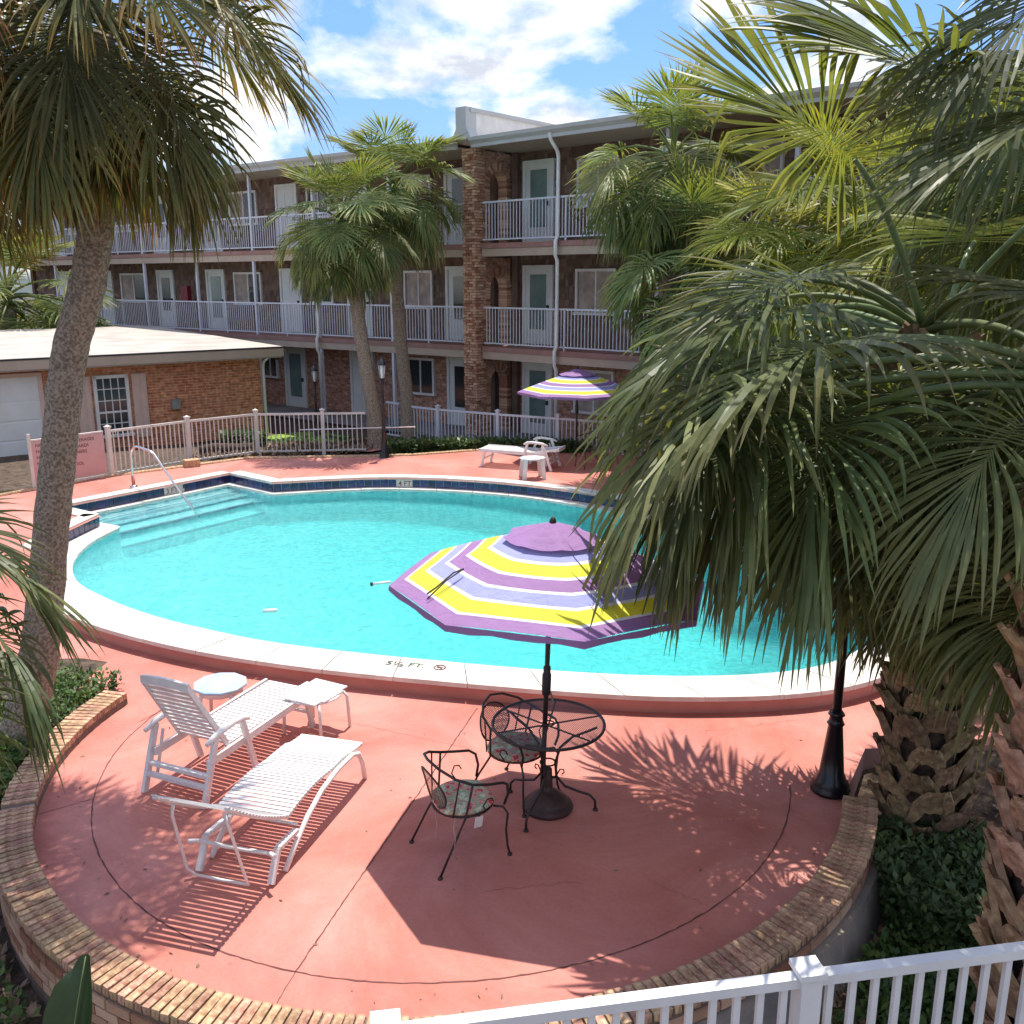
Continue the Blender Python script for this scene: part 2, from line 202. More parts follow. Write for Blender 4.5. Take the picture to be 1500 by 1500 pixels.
# ---------------- mesh builder ----------------
class MB:
    def __init__(s): s.v=[]; s.f=[]; s.sm=[]; s.uv=None; s.at=None
    def add(s,vs,fs,smooth=False):
        o=len(s.v); s.v+= [tuple(p) for p in vs]; s.f+=[tuple(i+o for i in f) for f in fs]; s.sm+=[smooth]*len(fs); return s
    def box(s,c,d,m=None,bev=0):
        x,y,z=[k/2 for k in d]
        vs=[Vector((a*x,b*y,e*z)) for a in(-1,1) for b in(-1,1) for e in(-1,1)]
        if m is not None: vs=[m@v for v in vs]
        c=Vector(c); vs=[v+c for v in vs]
        return s.add(vs,[(0,1,3,2),(4,6,7,5),(0,4,5,1),(2,3,7,6),(0,2,6,4),(1,5,7,3)])
    def bar(s,a,b,w,h,up=(0,0,1)):
        a=Vector(a);b=Vector(b);d=b-a;L=d.length
        if L<1e-6: return s
        d.normalize(); side=d.cross(Vector(up)); 
        if side.length<1e-3: side=Vector((1,0,0))
        side.normalize(); u=side.cross(d)
        m=Matrix((d,side,u)).transposed(); return s.box((a+b)/2,(L,w,h),m)
    def tube(s,pts,r,n=8,closed=False,cap=True):
        pts=[Vector(p) for p in pts]; N=len(pts); rs=r if isinstance(r,(list,tuple)) else [r]*N
        rings=[]; prev=None
        for i,p in enumerate(pts):
            if closed: d=pts[(i+1)%N]-pts[i-1]
            else: d=pts[min(i+1,N-1)]-pts[max(i-1,0)]
            if d.length<1e-9: d=Vector((0,0,1))
            d.normalize()
            if prev is None: a=Vector((0,0,1)) if abs(d.z)<0.9 else Vector((1,0,0)); prev=a
            u=prev-d*prev.dot(d); 
            if u.length<1e-4: u=Vector((1,0,0))-d*d.x
            u.normalize(); prev=u; w=d.cross(u)
            rings.append([p+(u*math.cos(2*PI*k/n)+w*math.sin(2*PI*k/n))*rs[i] for k in range(n)])
        vs=[q for g in rings for q in g]; fs=[]
        for i in range(N if closed else N-1):
            j=(i+1)%N
            for k in range(n): fs.append((i*n+k,i*n+(k+1)%n,j*n+(k+1)%n,j*n+k))
        s.add(vs,fs,True)
        if cap and not closed:
            o=len(s.v)-len(vs); s.f+=[tuple(o+k for k in reversed(range(n))),tuple(o+(N-1)*n+k for k in range(n))]; s.sm+=[False,False]
        return s
    def lathe(s,prof,n=20,c=(0,0,0),smooth=True,ang0=0):
        c=Vector(c); vs=[]; 
        for r,z in prof: vs+=[c+Vector((r*math.cos(2*PI*k/n+ang0),r*math.sin(2*PI*k/n+ang0),z)) for k in range(n)]
        fs=[(i*n+k,i*n+(k+1)%n,(i+1)*n+(k+1)%n,(i+1)*n+k) for i in range(len(prof)-1) for k in range(n)]
        s.add(vs,fs,smooth)
        o=len(s.v)-len(vs)
        if prof[-1][0]>1e-4: s.f.append(tuple(o+(len(prof)-1)*n+k for k in range(n))); s.sm.append(False)
        return s
    def prism(s,poly,z0,z1):
        n=len(poly); vs=[(x,y,z0) for x,y in poly]+[(x,y,z1) for x,y in poly]
        return s.add(vs,[tuple(reversed(range(n))),tuple(range(n,2*n))]+[(i,(i+1)%n,n+(i+1)%n,n+i) for i in range(n)])
    def mesh(s,name,m):
        me=bpy.data.meshes.new(name); me.from_pydata(s.v,[],s.f); me.polygons.foreach_set('use_smooth',s.sm)
        if s.at:
            for an,vals in s.at.items():
                a=me.attributes.new(an,'FLOAT','POINT'); a.data.foreach_set('value',vals)
        for q in (m if isinstance(m,(list,tuple)) else [m]): me.materials.append(q)
        me.update(); return me
    def obj(s,name,m,parent=None,loc=(0,0,0),rz=0,bevel=0):
        me=s.mesh(name,m); 
        return put(name,me,parent,loc,rz,bevel)
def put(name,me,parent=None,loc=(0,0,0),rz=0,bevel=0):
    o=bpy.data.objects.new(name,me); COL.objects.link(o); o.parent=parent; o.location=loc; o.rotation_euler=(0,0,rz)
    if bevel: b=o.modifiers.new('bevel','BEVEL'); b.width=bevel; b.segments=2; b.limit_method='ANGLE'
    return o
def tag(o,label=None,cat=None,group=None,kind=None):
    for k,v in (('label',label),('category',cat),('group',group),('kind',kind)):
        if v: o[k]=v
    return o
def thing(name,label,cat,loc=(0,0,0),rz=0,group=None):
    return tag(put(name,None,None,loc,rz),label,cat,group)
def copy_tree(o,parent=None):
    c=o.copy(); COL.objects.link(c); c.parent=parent
    for ch in list(o.children): copy_tree(ch,c)
    return c
def boxuv(me,off=0):
    uv=me.uv_layers.new(name='UVMap')
    for p in me.polygons:
        n=p.normal; 
        for li in p.loop_indices:
            v=me.vertices[me.loops[li].vertex_index].co
            if abs(n.z)>0.7: u=(v.x,v.y)
            elif abs(n.x)>abs(n.y): u=(v.y+off,v.z)
            else: u=(v.x+off,v.z)
            uv.data[li].uv=u
def text_mesh(name,s,size,m,thick=0.002):
    c=bpy.data.curves.new('t','FONT'); c.body=s; c.size=size; c.extrude=thick/2; c.align_x='LEFT'; c.resolution_u=2; c.offset=size*0.012
    o=bpy.data.objects.new('t',c); COL.objects.link(o); bpy.context.view_layer.update()
    me=bpy.data.meshes.new_from_object(o.evaluated_get(bpy.context.evaluated_depsgraph_get())); me.name=name
    bpy.data.objects.remove(o); me.materials.clear(); me.materials.append(m); return me
def catmull(P,closed=True,k=8):
    out=[];n=len(P)
    for i in range(n if closed else n-1):
        p=[Vector((*(P[(i+j)%n] if closed else P[min(max(i+j,0),n-1)]),0)) for j in (-1,0,1,2)]
        for a in range(k):
            t=a/k; out.append((0.5*((2*p[1])+(-p[0]+p[2])*t+(2*p[0]-5*p[1]+4*p[2]-p[3])*t*t+(-p[0]+3*p[1]-3*p[2]+p[3])*t**3)).to_2d())
    if not closed: out.append(Vector(P[-1]))
    return out
def sstep(a,b,x): t=min(1,max(0,(x-a)/(b-a))); return t*t*(3-2*t)
# ---------------- pool geometry ----------------
PC=Vector((-1.0,14.0))
back=[(5.25,11.9),(5.05,12.9),(4.4,14.3),(3.1,16.05),(1.35,17.6),(-0.5,18.6),(-2.66,18.98),(-4.81,18.5)]
corners=[(-5.94,19.45),(-8.1,16.45),(-7.15,15.8)]
left=[(-7.15,15.8),(-7.25,14.3),(-7.0,13.1),(-6.5,12.15),(-5.9,11.55),(-5.02,10.87),(-3.79,10.2),(-2.6,9.75),(-1.4,9.42),(0.35,9.05),(1.74,8.88),(3.1,9.0),(4.1,9.5),(4.9,10.5),(5.25,11.9)]
OUT=[Vector(p) for p in catmull(back,False,8)]+[Vector(p) for p in corners[:2]]+[Vector(p) for p in catmull(left,False,6)][:-1]
wb=[(4.78,11.9),(4.66,12.85),(4.15,14.1),(2.95,15.9),(1.25,17.42),(-0.5,18.42),(-2.66,18.82),(-4.8,18.34)]
wc=[(-5.92,19.28),(-7.9,16.42)]
wl=[(-6.78,15.75),(-6.86,14.7),(-6.66,13.65),(-6.2,12.72),(-5.58,12.05),(-4.8,11.41),(-3.95,10.88),(-2.85,10.35),(-1.46,9.93),(0.37,9.52),(1.78,9.36),(3.05,9.5),(3.9,10.0),(4.5,10.9),(4.78,11.9)]
WAT=[Vector(p) for p in catmull(wb,False,8)]+[Vector(p) for p in wc]+[Vector(p) for p in catmull(wl,False,6)][:-1]
def ang(p): return math.atan2(p[1]-PC.y,p[0]-PC.x)%(2*PI)
def rad(poly,th):
    d=Vector((math.cos(th),math.sin(th))); best=0
    for i in range(len(poly)):
        a=poly[i]-PC; b=poly[(i+1)%len(poly)]-PC; e=b-a; den=d.x*e.y-d.y*e.x
        if abs(den)<1e-9: continue
        t=(a.x*e.y-a.y*e.x)/den; u=(a.x*d.y-a.y*d.x)/den
        if t>0 and -1e-6<=u<=1+1e-6: best=max(best,t)
    return best
def pol(th,r): return (PC.x+r*math.cos(th),PC.y+r*math.sin(th))
TH=sorted(set([round(2*PI*i/240,5) for i in range(240)]+[round(ang(p),5) for p in corners+wc+[(-4.81,18.5),(-4.8,18.34),(-6.78,15.75)]]))
WZ,LZ,RZ=0.13,0.20,0.41
TH_R,TH_L=ang((5.2,12.6)),ang((-7.1,13.35))      # raised rim runs counter-clockwise between these
def dh(th):
    d=math.degrees(th)
    if d<180: return 0.38*sstep(-14,4,d) if d<90 else 0.38
    return 0.38*(1-sstep(180,203,d)) if d<270 else 0.38*sstep(334,364,d)
def ring(f0,f1,z0,z1,ths,th0=None):
    pass
pool=thing('swimming_pool','turquoise kidney shaped swimming pool with white coping and a band of navy tiles','swimming pool',(PC.x,PC.y,0))
def L(p,z): return (p[0]-PC.x,p[1]-PC.y,z)
def fz(x): return -0.42-0.32*sstep(-5,3,x)
b=MB(); n=len(TH); vs=[]
rw=[rad(WAT,t) for t in TH]; ro=[rad(OUT,t) for t in TH]
levels=[(1.0,LZ-0.055,0),(1.0,-0.20,0),(0.995,None,0.0),(0.9,None,0),(0.7,None,0),(0.45,None,0),(0.2,None,0)]
for k,(fr_,z,_) in enumerate(levels):
    for t,r in zip(TH,rw):
        p=pol(t,r*fr_); vs.append(L(p,z if z is not None else fz(p[0])+(0.08 if fr_>0.99 else 0)))
fs=[(k*n+i,k*n+(i+1)%n,(k+1)*n+(i+1)%n,(k+1)*n+i) for k in range(len(levels)-1) for i in range(n)]
vs.append((0,0,fz(PC.x))); o=len(vs)-1; fs+=[((len(levels)-1)*n+i,(len(levels)-1)*n+(i+1)%n,o) for i in range(n)]
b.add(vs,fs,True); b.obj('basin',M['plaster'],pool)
# water body
b=MB(); vs=[L(pol(t,r+0.02),WZ) for t,r in zip(TH,rw)]+[L(pol(t,r+0.02),-2.2) for t,r in zip(TH,rw)]
b.add(vs,[tuple(range(n)),tuple(reversed(range(n,2*n)))]+[(i,n+i,n+(i+1)%n,(i+1)%n) for i in range(n)])
w=b.obj('water',M['water'],None,(PC.x,PC.y,0)); tag(w,kind='structure')
# entry steps
A=Vector((-5.94,19.45));B=Vector((-8.1,16.45)); ud=(A-B).normalized(); un=Vector((ud.y,-ud.x))
for k,off in enumerate((0.50,0.95,1.42)):
    z=0.06-0.13*k; o0=0.0 if k==0 else (0.50,0.95,1.42)[k-1]-0.01
    p=[B+un*o0+ud*0.12,B+un*off+ud*0.12,B+un*off+ud*(3.62-0.1*k),B+un*o0+ud*3.62]
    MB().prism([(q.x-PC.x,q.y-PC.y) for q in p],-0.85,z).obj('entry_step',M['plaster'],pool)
    q=[B+un*(off-0.05)+ud*0.12,B+un*(off+0.004)+ud*0.12,B+un*(off+0.004)+ud*(3.6-0.1*k),B+un*(off-0.05)+ud*(3.6-0.1*k)]
    MB().prism([(v.x-PC.x,v.y-PC.y) for v in q],z-0.03,z+0.006).obj('step_edge_tile',M['tile'],pool)
# outer salmon wall under the near coping
ths=[t for t in TH]
b=MB(); vs=[]
for t,r in zip(TH,ro):
    vs+= [L(pol(t,r-0.03),LZ-0.05),L(pol(t,r-0.03),dh(t)*0-0.05)]
b.add(vs,[(2*i,2*i+1,2*((i+1)%n)+1,2*((i+1)%n)) for i in range(n)],True); b.obj('outer_wall',M['poolwall'],pool)
b=MB(); vs=[]
for t,r,r2 in zip(TH,ro,rw):
    vs+=[L(pol(t,r2+0.01),LZ-0.052),L(pol(t,r-0.02),LZ-0.052)]
b.add(vs,[(2*i,2*i+1,2*((i+1)%n)+1,2*((i+1)%n)) for i in range(n)]); b.obj('bond_beam',M['grout'],pool)
def path(poly_r,t0,t1,fine=1200):
    """dense list of (theta,x,y,s) between two angles, ccw"""
    if t1<t0: t1+=2*PI
    pts=[];s=0;last=None
    cs=[ang(p)+k*2*PI for p in corners for k in(0,1)]
    tt=sorted([t0+(t1-t0)*i/fine for i in range(fine+1)]+[c for c in cs if t0<c<t1])
    for t in tt:
        p=Vector(pol(t,rad(poly_r,t%(2*PI)))); 
        if last is not None: s+=(p-last).length
        pts.append((t,p,s)); last=p
    return pts
def split(pts,size,gap):
    out=[];total=pts[-1][2];cur=0;i=0;cor=[(c%(2*PI)) for c in [ang(p) for p in corners+[(-4.81,18.5)]]]
    # break at corners
    segs=[];st=0
    for k,(t,p,s) in enumerate(pts):
        if any(abs((t%(2*PI))-c)<1e-9 for c in cor[:3]): segs.append(pts[st:k+1]); st=k
    segs.append(pts[st:])
    for g in segs:
        Ls=g[-1][2]-g[0][2]; m=max(1,round(Ls/size))
        for j in range(m):
            a=g[0][2]+Ls*j/m+gap/2; e=g[0][2]+Ls*(j+1)/m-gap/2; out.append((a,e,g))
    return out
def at_s(g,s):
    lo,hi=0,len(g)-1
    while hi-lo>1:
        m=(lo+hi)//2
        if g[m][2]<=s: lo=m
        else: hi=m
    f=(s-g[lo][2])/max(1e-9,g[hi][2]-g[lo][2]); f=min(1,max(0,f))
    return g[lo][0]+(g[hi][0]-g[lo][0])*f, g[lo][1].lerp(g[hi][1],f)
fullp=path(OUT,TH_R-0.001,TH_R-0.001+2*PI-0.0001)
for a,e,g in split(fullp,0.82,0.012):
    q=5; inn=[];outr=[]
    for k in range(q+1):
        t,p=at_s(g,a+(e-a)*k/q); rr=rad(WAT,t%(2*PI)); d=(p-PC).normalized()
        inn.append(PC+d*(rr-0.035)); outr.append(p+d*0.025)
    poly=[(v.x-PC.x,v.y-PC.y) for v in outr]+[(v.x-PC.x,v.y-PC.y) for v in reversed(inn)]
    zj=random.uniform(-0.002,0.002)
    MB().prism(poly,LZ-0.05,LZ+zj).obj('coping_slab',M['coping'],pool)
# raised rim: tiles, body, capping slabs
rimp=path(OUT,TH_R,TH_L,1600)
def rz(t):   # rim height falls away at both ends
    t=t if t>TH_R else t+2*PI
    tl=TH_L if TH_L>TH_R else TH_L+2*PI
    return LZ+0.01+(RZ-LZ-0.01)*min(sstep(0,0.10,t-TH_R),sstep(0,0.10,tl-t))
def nrm(g,s):
    t,p=at_s(g,s-0.02); t2,p2=at_s(g,s+0.02); d=(p2-p); d.normalize(); return Vector((d.y,-d.x)),d
rimsegs=split(rimp,0.62,0.010)
bb=MB()
for a,e,g in rimsegs:
    q=3; inn=[];outr=[];zz=[];lo=[]
    for k in range(q+1):
        s=a+(e-a)*k/q; t,p=at_s(g,s); nn,d=nrm(g,s); 
        inn.append(p-nn*0.02); outr.append(p+nn*0.26); zz.append(rz(t)); lo.append(p+nn*0.0)
    vs=[L(v,z) for v,z in zip(inn,zz)]+[L(v,z) for v,z in zip(outr,zz)]+[L(v,z-0.05) for v,z in zip(inn,zz)]+[L(v,z-0.05) for v,z in zip(outr,zz)]
    m=q+1; fs=[]
    for k in range(q): fs+=[(k,k+1,m+k+1,m+k),(2*m+k,3*m+k,3*m+k+1,2*m+k+1),(k,2*m+k,2*m+k+1,k+1),(m+k,m+k+1,3*m+k+1,3*m+k)]
    fs+=[(0,m,3*m,2*m),(q,2*m+q,3*m+q,m+q)]
    MB().add(vs,fs).obj('rim_capping_slab',M['coping'],pool)
    vs=[L(v,z-0.051) for v,z in zip(lo,zz)]+[L(v,LZ-0.02) for v in lo]+[L(v+ (outr[i]-inn[i])*0.9,-0.05) for i,v in enumerate(lo)]+[L(v+(outr[i]-inn[i])*0.9,zz[i]-0.051) for i,v in enumerate(lo)]
    bb.add(vs,[(k,k+1,m+k+1,m+k) for k in range(q)]+[(2*m+k,2*m+k+1,3*m+k+1,3*m+k) for k in range(q)])
bb.obj('rim_wall',M['grout'],pool)
tiles=split(rimp,0.165,0.012); tm={}
marks={'3 FT':ang((-6.75,18.35)),'4 FT':ang((-2.15,18.98))}
for a,e,g in tiles:
    t,p=at_s(g,(a+e)/2); nn,d=nrm(g,(a+e)/2); hh=rz(t)-LZ-0.065
    if hh<0.05 or any(abs((t%(2*PI))-mt)<0.02 for mt in marks.values()): continue
    key=(round((e-a),3),round(hh,2))
    if key not in tm: tm[key]=MB().box((0,0,0),(e-a,0.016,hh)).mesh('tile',M['tile'])
    o=put('tile',tm[key],pool,L(p-nn*0.008,LZ+0.006+hh/2),math.atan2(d.y,d.x))
    o.rotation_euler=(random.uniform(-.02,.02),0,o.rotation_euler.z+random.uniform(-.02,.02))
for s_,mt in marks.items():
    p=Vector(pol(mt,rad(OUT,mt))); p2=Vector(pol(mt+0.01,rad(OUT,mt+0.01))); d=(p-p2).normalized() ; nn=Vector((d.y,-d.x))
    rz_=math.atan2(d.y,d.x); inward=(PC-p).normalized()
    if nn.dot(inward)<0: nn=-nn
    k=MB().box((0,0,0),(0.46,0.016,0.145)).obj('depth_marker',M['coping'],pool,L(p+nn*0.009,LZ+0.08),rz_); k['label']='white marker tile reading '+s_
    tx=put('lettering',text_mesh('lettering',s_,0.145,M['txt']),k,(-0.19,-0.0095,-0.05)); tx.rotation_euler=(PI/2,0,0)
# 5 FT painted on the near coping
p=Vector((-1.18,9.70)); p0=Vector((-2.6,9.99)); p1=Vector((0.35,9.29)); d=(p1-p0).normalized(); rz_=math.atan2(d.y,d.x)
tx=put('lettering',text_mesh('lettering','5¹⁄₂ FT.',0.15,M['dtxt']),pool,L(p-d*0.22-Vector((-d.y,d.x))*0.05,LZ+0.003),rz_)
sy=MB(); cs=[(0.062*math.cos(2*PI*k/24),0.062*math.sin(2*PI*k/24),0) for k in range(24)]; sy.tube(cs,0.008,4,closed=True); sy.bar((-0.045,0.045,0),(0.045,-0.045,0),0.014,0.006); sy.bar((-0.03,-0.012,0),(0.03,0.012,0),0.02,0.006)
sy.obj('no_diving_symbol',M['txt'],pool,L(p+d*0.40,LZ+0.004),rz_)
# ---------------- deck ----------------
RC=Vector((-0.6,8.2)); RI,RO=3.55,3.80
ring_a0,ring_a1=165,342     # degrees of brick border, through 270
DB=[]
DB+=[Vector((3.35,8.15)),Vector((2.95,7.45))]
for a in range(341,164,-6): DB.append(RC+Vector((math.cos(R(a)),math.sin(R(a))))*3.57)
DB+=[Vector(p) for p in [(-4.1,9.25),(-5.5,9.45),(-8,9.3),(-13,9.3),(-13,15.5),(-9.75,17.15),(-8.6,18.9),(-7.25,20.1),(-6.0,21.2),(-4.4,21.35),(-3.2,21.45),(-2.3,21.6),(-0.9,22.2),(0.8,22.5),(2.8,22.4),(7,21.5),(12,19.5),(14,14),(13,9),(6,8.3)]]
def drad(th): return rad(DB,th)
dth=sorted(set(TH+[round(ang(q),5) for q in DB]))
b=MB(); vs=[]; K=9; nn_=len(dth)
def deckz(th,f): return dh(th)
for th in dth:
    r0=rad(OUT,th)-0.06 if not (th>TH_R and th<TH_L) else rad(OUT,th)+0.1
    r1=max(drad(th),r0+0.3)
    for k in range(K+1): p=pol(th,r0+(r1-r0)*k/K); vs.append((*p,dh(th)))
fs=[(i*(K+1)+k,i*(K+1)+k+1,((i+1)%nn_)*(K+1)+k+1,((i+1)%nn_)*(K+1)+k) for i in range(nn_) for k in range(K)]
b.add(vs,fs,True); deck=b.obj('pool_deck',M['deck']); tag(deck,kind='structure')
b=MB(); vs=[]
for th in dth:
    r1=max(drad(th),rad(OUT,th)+0.3); p=pol(th,r1); vs+=[(*p,dh(th)),(*p,-0.6)]
b.add(vs,[(2*i,2*i+1,2*((i+1)%nn_)+1,2*((i+1)%nn_)) for i in range(nn_)]); b.obj('deck_edge',M['pinkband'],deck)
def joint(pts,w=0.012,z=0.003,jit=0.004):
    b=MB(); vs=[]; N=len(pts)
    for i,p in enumerate(pts):
        p=Vector(p); q=Vector(pts[min(i+1,N-1)])-Vector(pts[max(i-1,0)]); q.normalize(); s=Vector((-q.y,q.x)); j=random.uniform(-jit,jit)
        ww=w*random.uniform(0.5,1.15); vs+=[(*(p+s*(j+ww/2)),z),(*(p+s*(j-ww/2)),z)]
    b.add(vs,[(2*i,2*i+1,2*i+3,2*i+2) for i in range(N-1)]); return b.obj('expansion_joint',M['joint'],deck)
def seg(a,b_,n=60): a=Vector(a);b_=Vector(b_); return [a.lerp(b_,i/n) for i in range(n+1)]
joint([RC+Vector((math.cos(R(a)),math.sin(R(a))))*3.13 for a in [146+ (347-146)*i/220 for i in range(221)]])
joint(seg((-0.36,9.02),(-1.39,5.17),90)); joint(seg((-1.39,5.17),(-1.47,4.78),10),0.006)
joint(seg((-3.98,6.98),(-3.60,7.25),12),0.006)
joint(seg((-3.1,10.0),(-3.75,8.7),30),0.007); joint(seg((-1.75,8.75),(-0.4,8.15),30),0.003,jit=0.01); joint(seg((-0.05,7.95),(0.2,7.9),10),0.003,jit=0.01)
# brick border round the patio
bord=thing('brick_border','curved low border wall of rust and buff bricks on edge around the salmon patio','brick border',(RC.x,RC.y,0))
bm_=[]
for k in range(4):
    q=MB(); q.box((0,0,0),(0.27,0.050+0.003*k,0.062)); me=q.mesh('brick',M['brickr'])
    for v in me.vertices: v.co+=Vector((random.uniform(-.005,.005),random.uniform(-.003,.003),random.uniform(-.003,.004)))
    bm_.append(me)
N=int((ring_a1-ring_a0)/360*2*PI*3.68/0.0665)
for i in range(N):
    a=R(ring_a0+(ring_a1-ring_a0)*(i+.5)/N); c=Vector((math.cos(a),math.sin(a)))*3.68
    if abs(math.degrees(a)-200)<0.7: continue
    o=put('brick',bm_[i%4],bord,(c.x,c.y,0.10+random.uniform(-.003,.004)),a+random.uniform(-.02,.02),0.004 if True else 0)
core=MB(); lowc=MB(); lowat=[]; vs=[]
ks=120
for i in range(ks+1):
    a=R(ring_a0+(ring_a1-ring_a0)*i/ks); c=Vector((math.cos(a),math.sin(a)))
    for r_,z in ((3.55,-0.1),(3.55,0.112),(3.805,0.112),(3.80,-0.62)): vs.append((c.x*r_,c.y*r_,z))
core.add(vs,[(i*4+k,i*4+k+1,i*4+k+5,i*4+k+4) for i in range(ks) for k in range(3)]+[(0,1,2,3),(ks*4+3,ks*4+2,ks*4+1,ks*4)]); core.obj('mortar_core',M['mortar'],bord)
n2_=0
for row in range(4):
    z=0.005-0.078*row; m=int((ring_a1-ring_a0)/360*2*PI*3.81/0.215)
    for i in range(m):
        a=R(ring_a0)+R(ring_a1-ring_a0)*(i+.5+0.5*(row%2))/m
        if a>R(ring_a1)-0.02: continue
        c=Vector((math.cos(a),math.sin(a)))*3.795
        if math.degrees(a)>285 and row>0: continue
        lowc.box((c.x,c.y,z),(0.05,0.203,0.066),Matrix.Rotation(a,3,'Z')); lowat+=[random.random()**1.5]*8
lowc.at={'tip':lowat}; lo_=lowc.obj('outer_brick_courses',M['bgeo'],bord); lo_['kind']='stuff'
ft=MB(); vs=[]
for i in range(41):
    a=R(284+(342-284)*i/40); c=Vector((math.cos(a),math.sin(a))); w_=0.05+0.12*sstep(0,10,i)
    vs+=[(c.x*3.8,c.y*3.8,-0.05),(c.x*(3.82+w_*.3),c.y*(3.82+w_*.3),-0.05),(c.x*(3.84+w_),c.y*(3.84+w_),-0.7)]
ft.add(vs,[(i*3+k,i*3+k+1,i*3+k+4,i*3+k+3) for i in range(40) for k in range(2)]); ft.obj('concrete_footing',M['conc'],bord)
# ---------------- ground ----------------
def gz(x,y):
    near=-0.42+0.36*sstep(2.85,3.3,x)*sstep(6.6,7.6,y)+0.44*sstep(-3.7,-4.2,x)*sstep(6.3,7.6,y); far=0.28-0.24*sstep(22,26,y)
    return near+(far-near)*sstep(9,17,y)+0.02*noise.noise(Vector((x*.7,y*.7,0)))
b=MB(); xs=[-160,-80,-50,-35]+[-30+i for i in range(61)]+[35,50,80,160]; ys=[-60,-20,-8]+[-4+i*0.75 for i in range(61)]+[50,70,110,200,400]
nx=len(xs); vs=[(x,y,gz(x,y)) for y in ys for x in xs]; fs=[]
for j in range(len(ys)-1):
    for i in range(nx-1):
        c=Vector(((xs[i]+xs[i+1])/2,(ys[j]+ys[j+1])/2))
        if (c-PC).length<rad(DB,ang(c))-1.2 : continue
        fs.append((j*nx+i,j*nx+i+1,(j+1)*nx+i+1,(j+1)*nx+i))
b.add(vs,fs,True); tag(b.obj('ground',M['mulch']),kind='structure')
def patch(name,poly,z,m,off=0.012):
    b=MB(); n=len(poly); c=Vector((sum(p[0] for p in poly)/n,sum(p[1] for p in poly)/n)); vs=[]
    for p in poly:
        for k in range(5): q=c.lerp(Vector(p),k/4); vs.append((q.x,q.y,gz(q.x,q.y)+off if z is None else z))
    b.add(vs,[(i*5+k,i*5+k+1,((i+1)%n)*5+k+1,((i+1)%n)*5+k) for i in range(n) for k in range(4)],True)
    return tag(b.obj(name,m),kind='structure')
patch('lawn',catmull([(-6.1,22.9),(-6.6,24.6),(-7.0,26.2),(-6.0,27.2),(-4.4,26.2),(-3.0,25.0),(-3.4,23.3),(-4.6,22.7)],True,4),None,M['grass'],0.03)
patch('salmon_path',[(-4.6,22.4),(-3.4,22.5),(-2.9,23.6),(-3.5,24.6),(-4.6,24.2)],None,M['deck'],0.05)
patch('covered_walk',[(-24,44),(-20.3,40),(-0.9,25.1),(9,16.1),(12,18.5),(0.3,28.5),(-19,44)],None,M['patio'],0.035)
cv=MB()
cpts=[(-9.75,17.15),(-8.6,18.9),(-7.25,20.1),(-6.0,21.2),(-4.4,21.35),(-3.2,21.45),(-2.3,21.6),(-0.9,22.2),(0.8,22.5),(2.8,22.4),(7,21.5)]
cv.tube([(x,y,0.38) for x,y in cpts],0.05,6); tag(cv.obj('kerb',M['brickr']),kind='structure')

# a few worn hairlines and chips on the deck
for a_,b_ in (((1.05,6.1),(1.35,5.85)),((-0.2,6.0),(0.5,6.1)),((1.9,8.5),(2.9,8.75)),((-2.6,9.3),(-1.9,8.95)),((-6.5,10.2),(-5.2,9.9))): joint(seg(a_,b_,18),0.003,jit=0.02)
rl=random.Random(77); lf=MB()
for i in range(170):
    t_=rl.uniform(0,2*PI); r_=3.5*math.sqrt(rl.random()); 
    if rl.random()<.5: r_=rl.uniform(3.2,3.53)
    x,y=RC.x+r_*math.cos(t_),RC.y+r_*math.sin(t_)
    if y>8.6: continue
    a=rl.uniform(0,PI); l=rl.uniform(.006,.028); w=l*rl.uniform(.2,.5); d=Vector((math.cos(a),math.sin(a),0)); q=Vector((-d.y,d.x,0)); p=Vector((x,y,.006)); lf.add([p-d*l,p+q*w+Vector((0,0,.006)),p+d*l,p-q*w],[(0,1,2,3)])
tag(lf.obj('leaf_litter',M['litter']),'small dry leaf bits scattered on the salmon patio','leaf litter',kind='stuff')
# ---------------- the motel building, two wings ----------------
BC=(-1.07,26.3); F1,F2=0.0,0.0
Z2,Z3,ZE=2.60,5.30,7.72
WALLY=1.35
def shingles(x0,x1,z0,z1,seed):
    rnd=random.Random(seed); b=MB(); z=z0; row=0; at=[]
    while z<z1:
        x=x0-rnd.random()*0.15
        while x<x1:
            w=rnd.uniform(0.10,0.20); a=max(x,x0); e=min(x+w-0.012,x1)
            if e-a>0.03:
                t=rnd.uniform(0.012,0.03); h=0.18+rnd.uniform(-0.01,0.012); y=WALLY
                z1_=min(z+h,z1)
                b.add([(a,y-t,z),(e,y-t,z),(e,y-0.004,z1_),(a,y-0.004,z1_),(a,y,z),(e,y,z)],[(0,1,2,3),(0,4,5,1)]); at+=[rnd.random()**2]*6
            x+=w
        z+=0.175; row+=1
    b.at={'tip':at}; return b
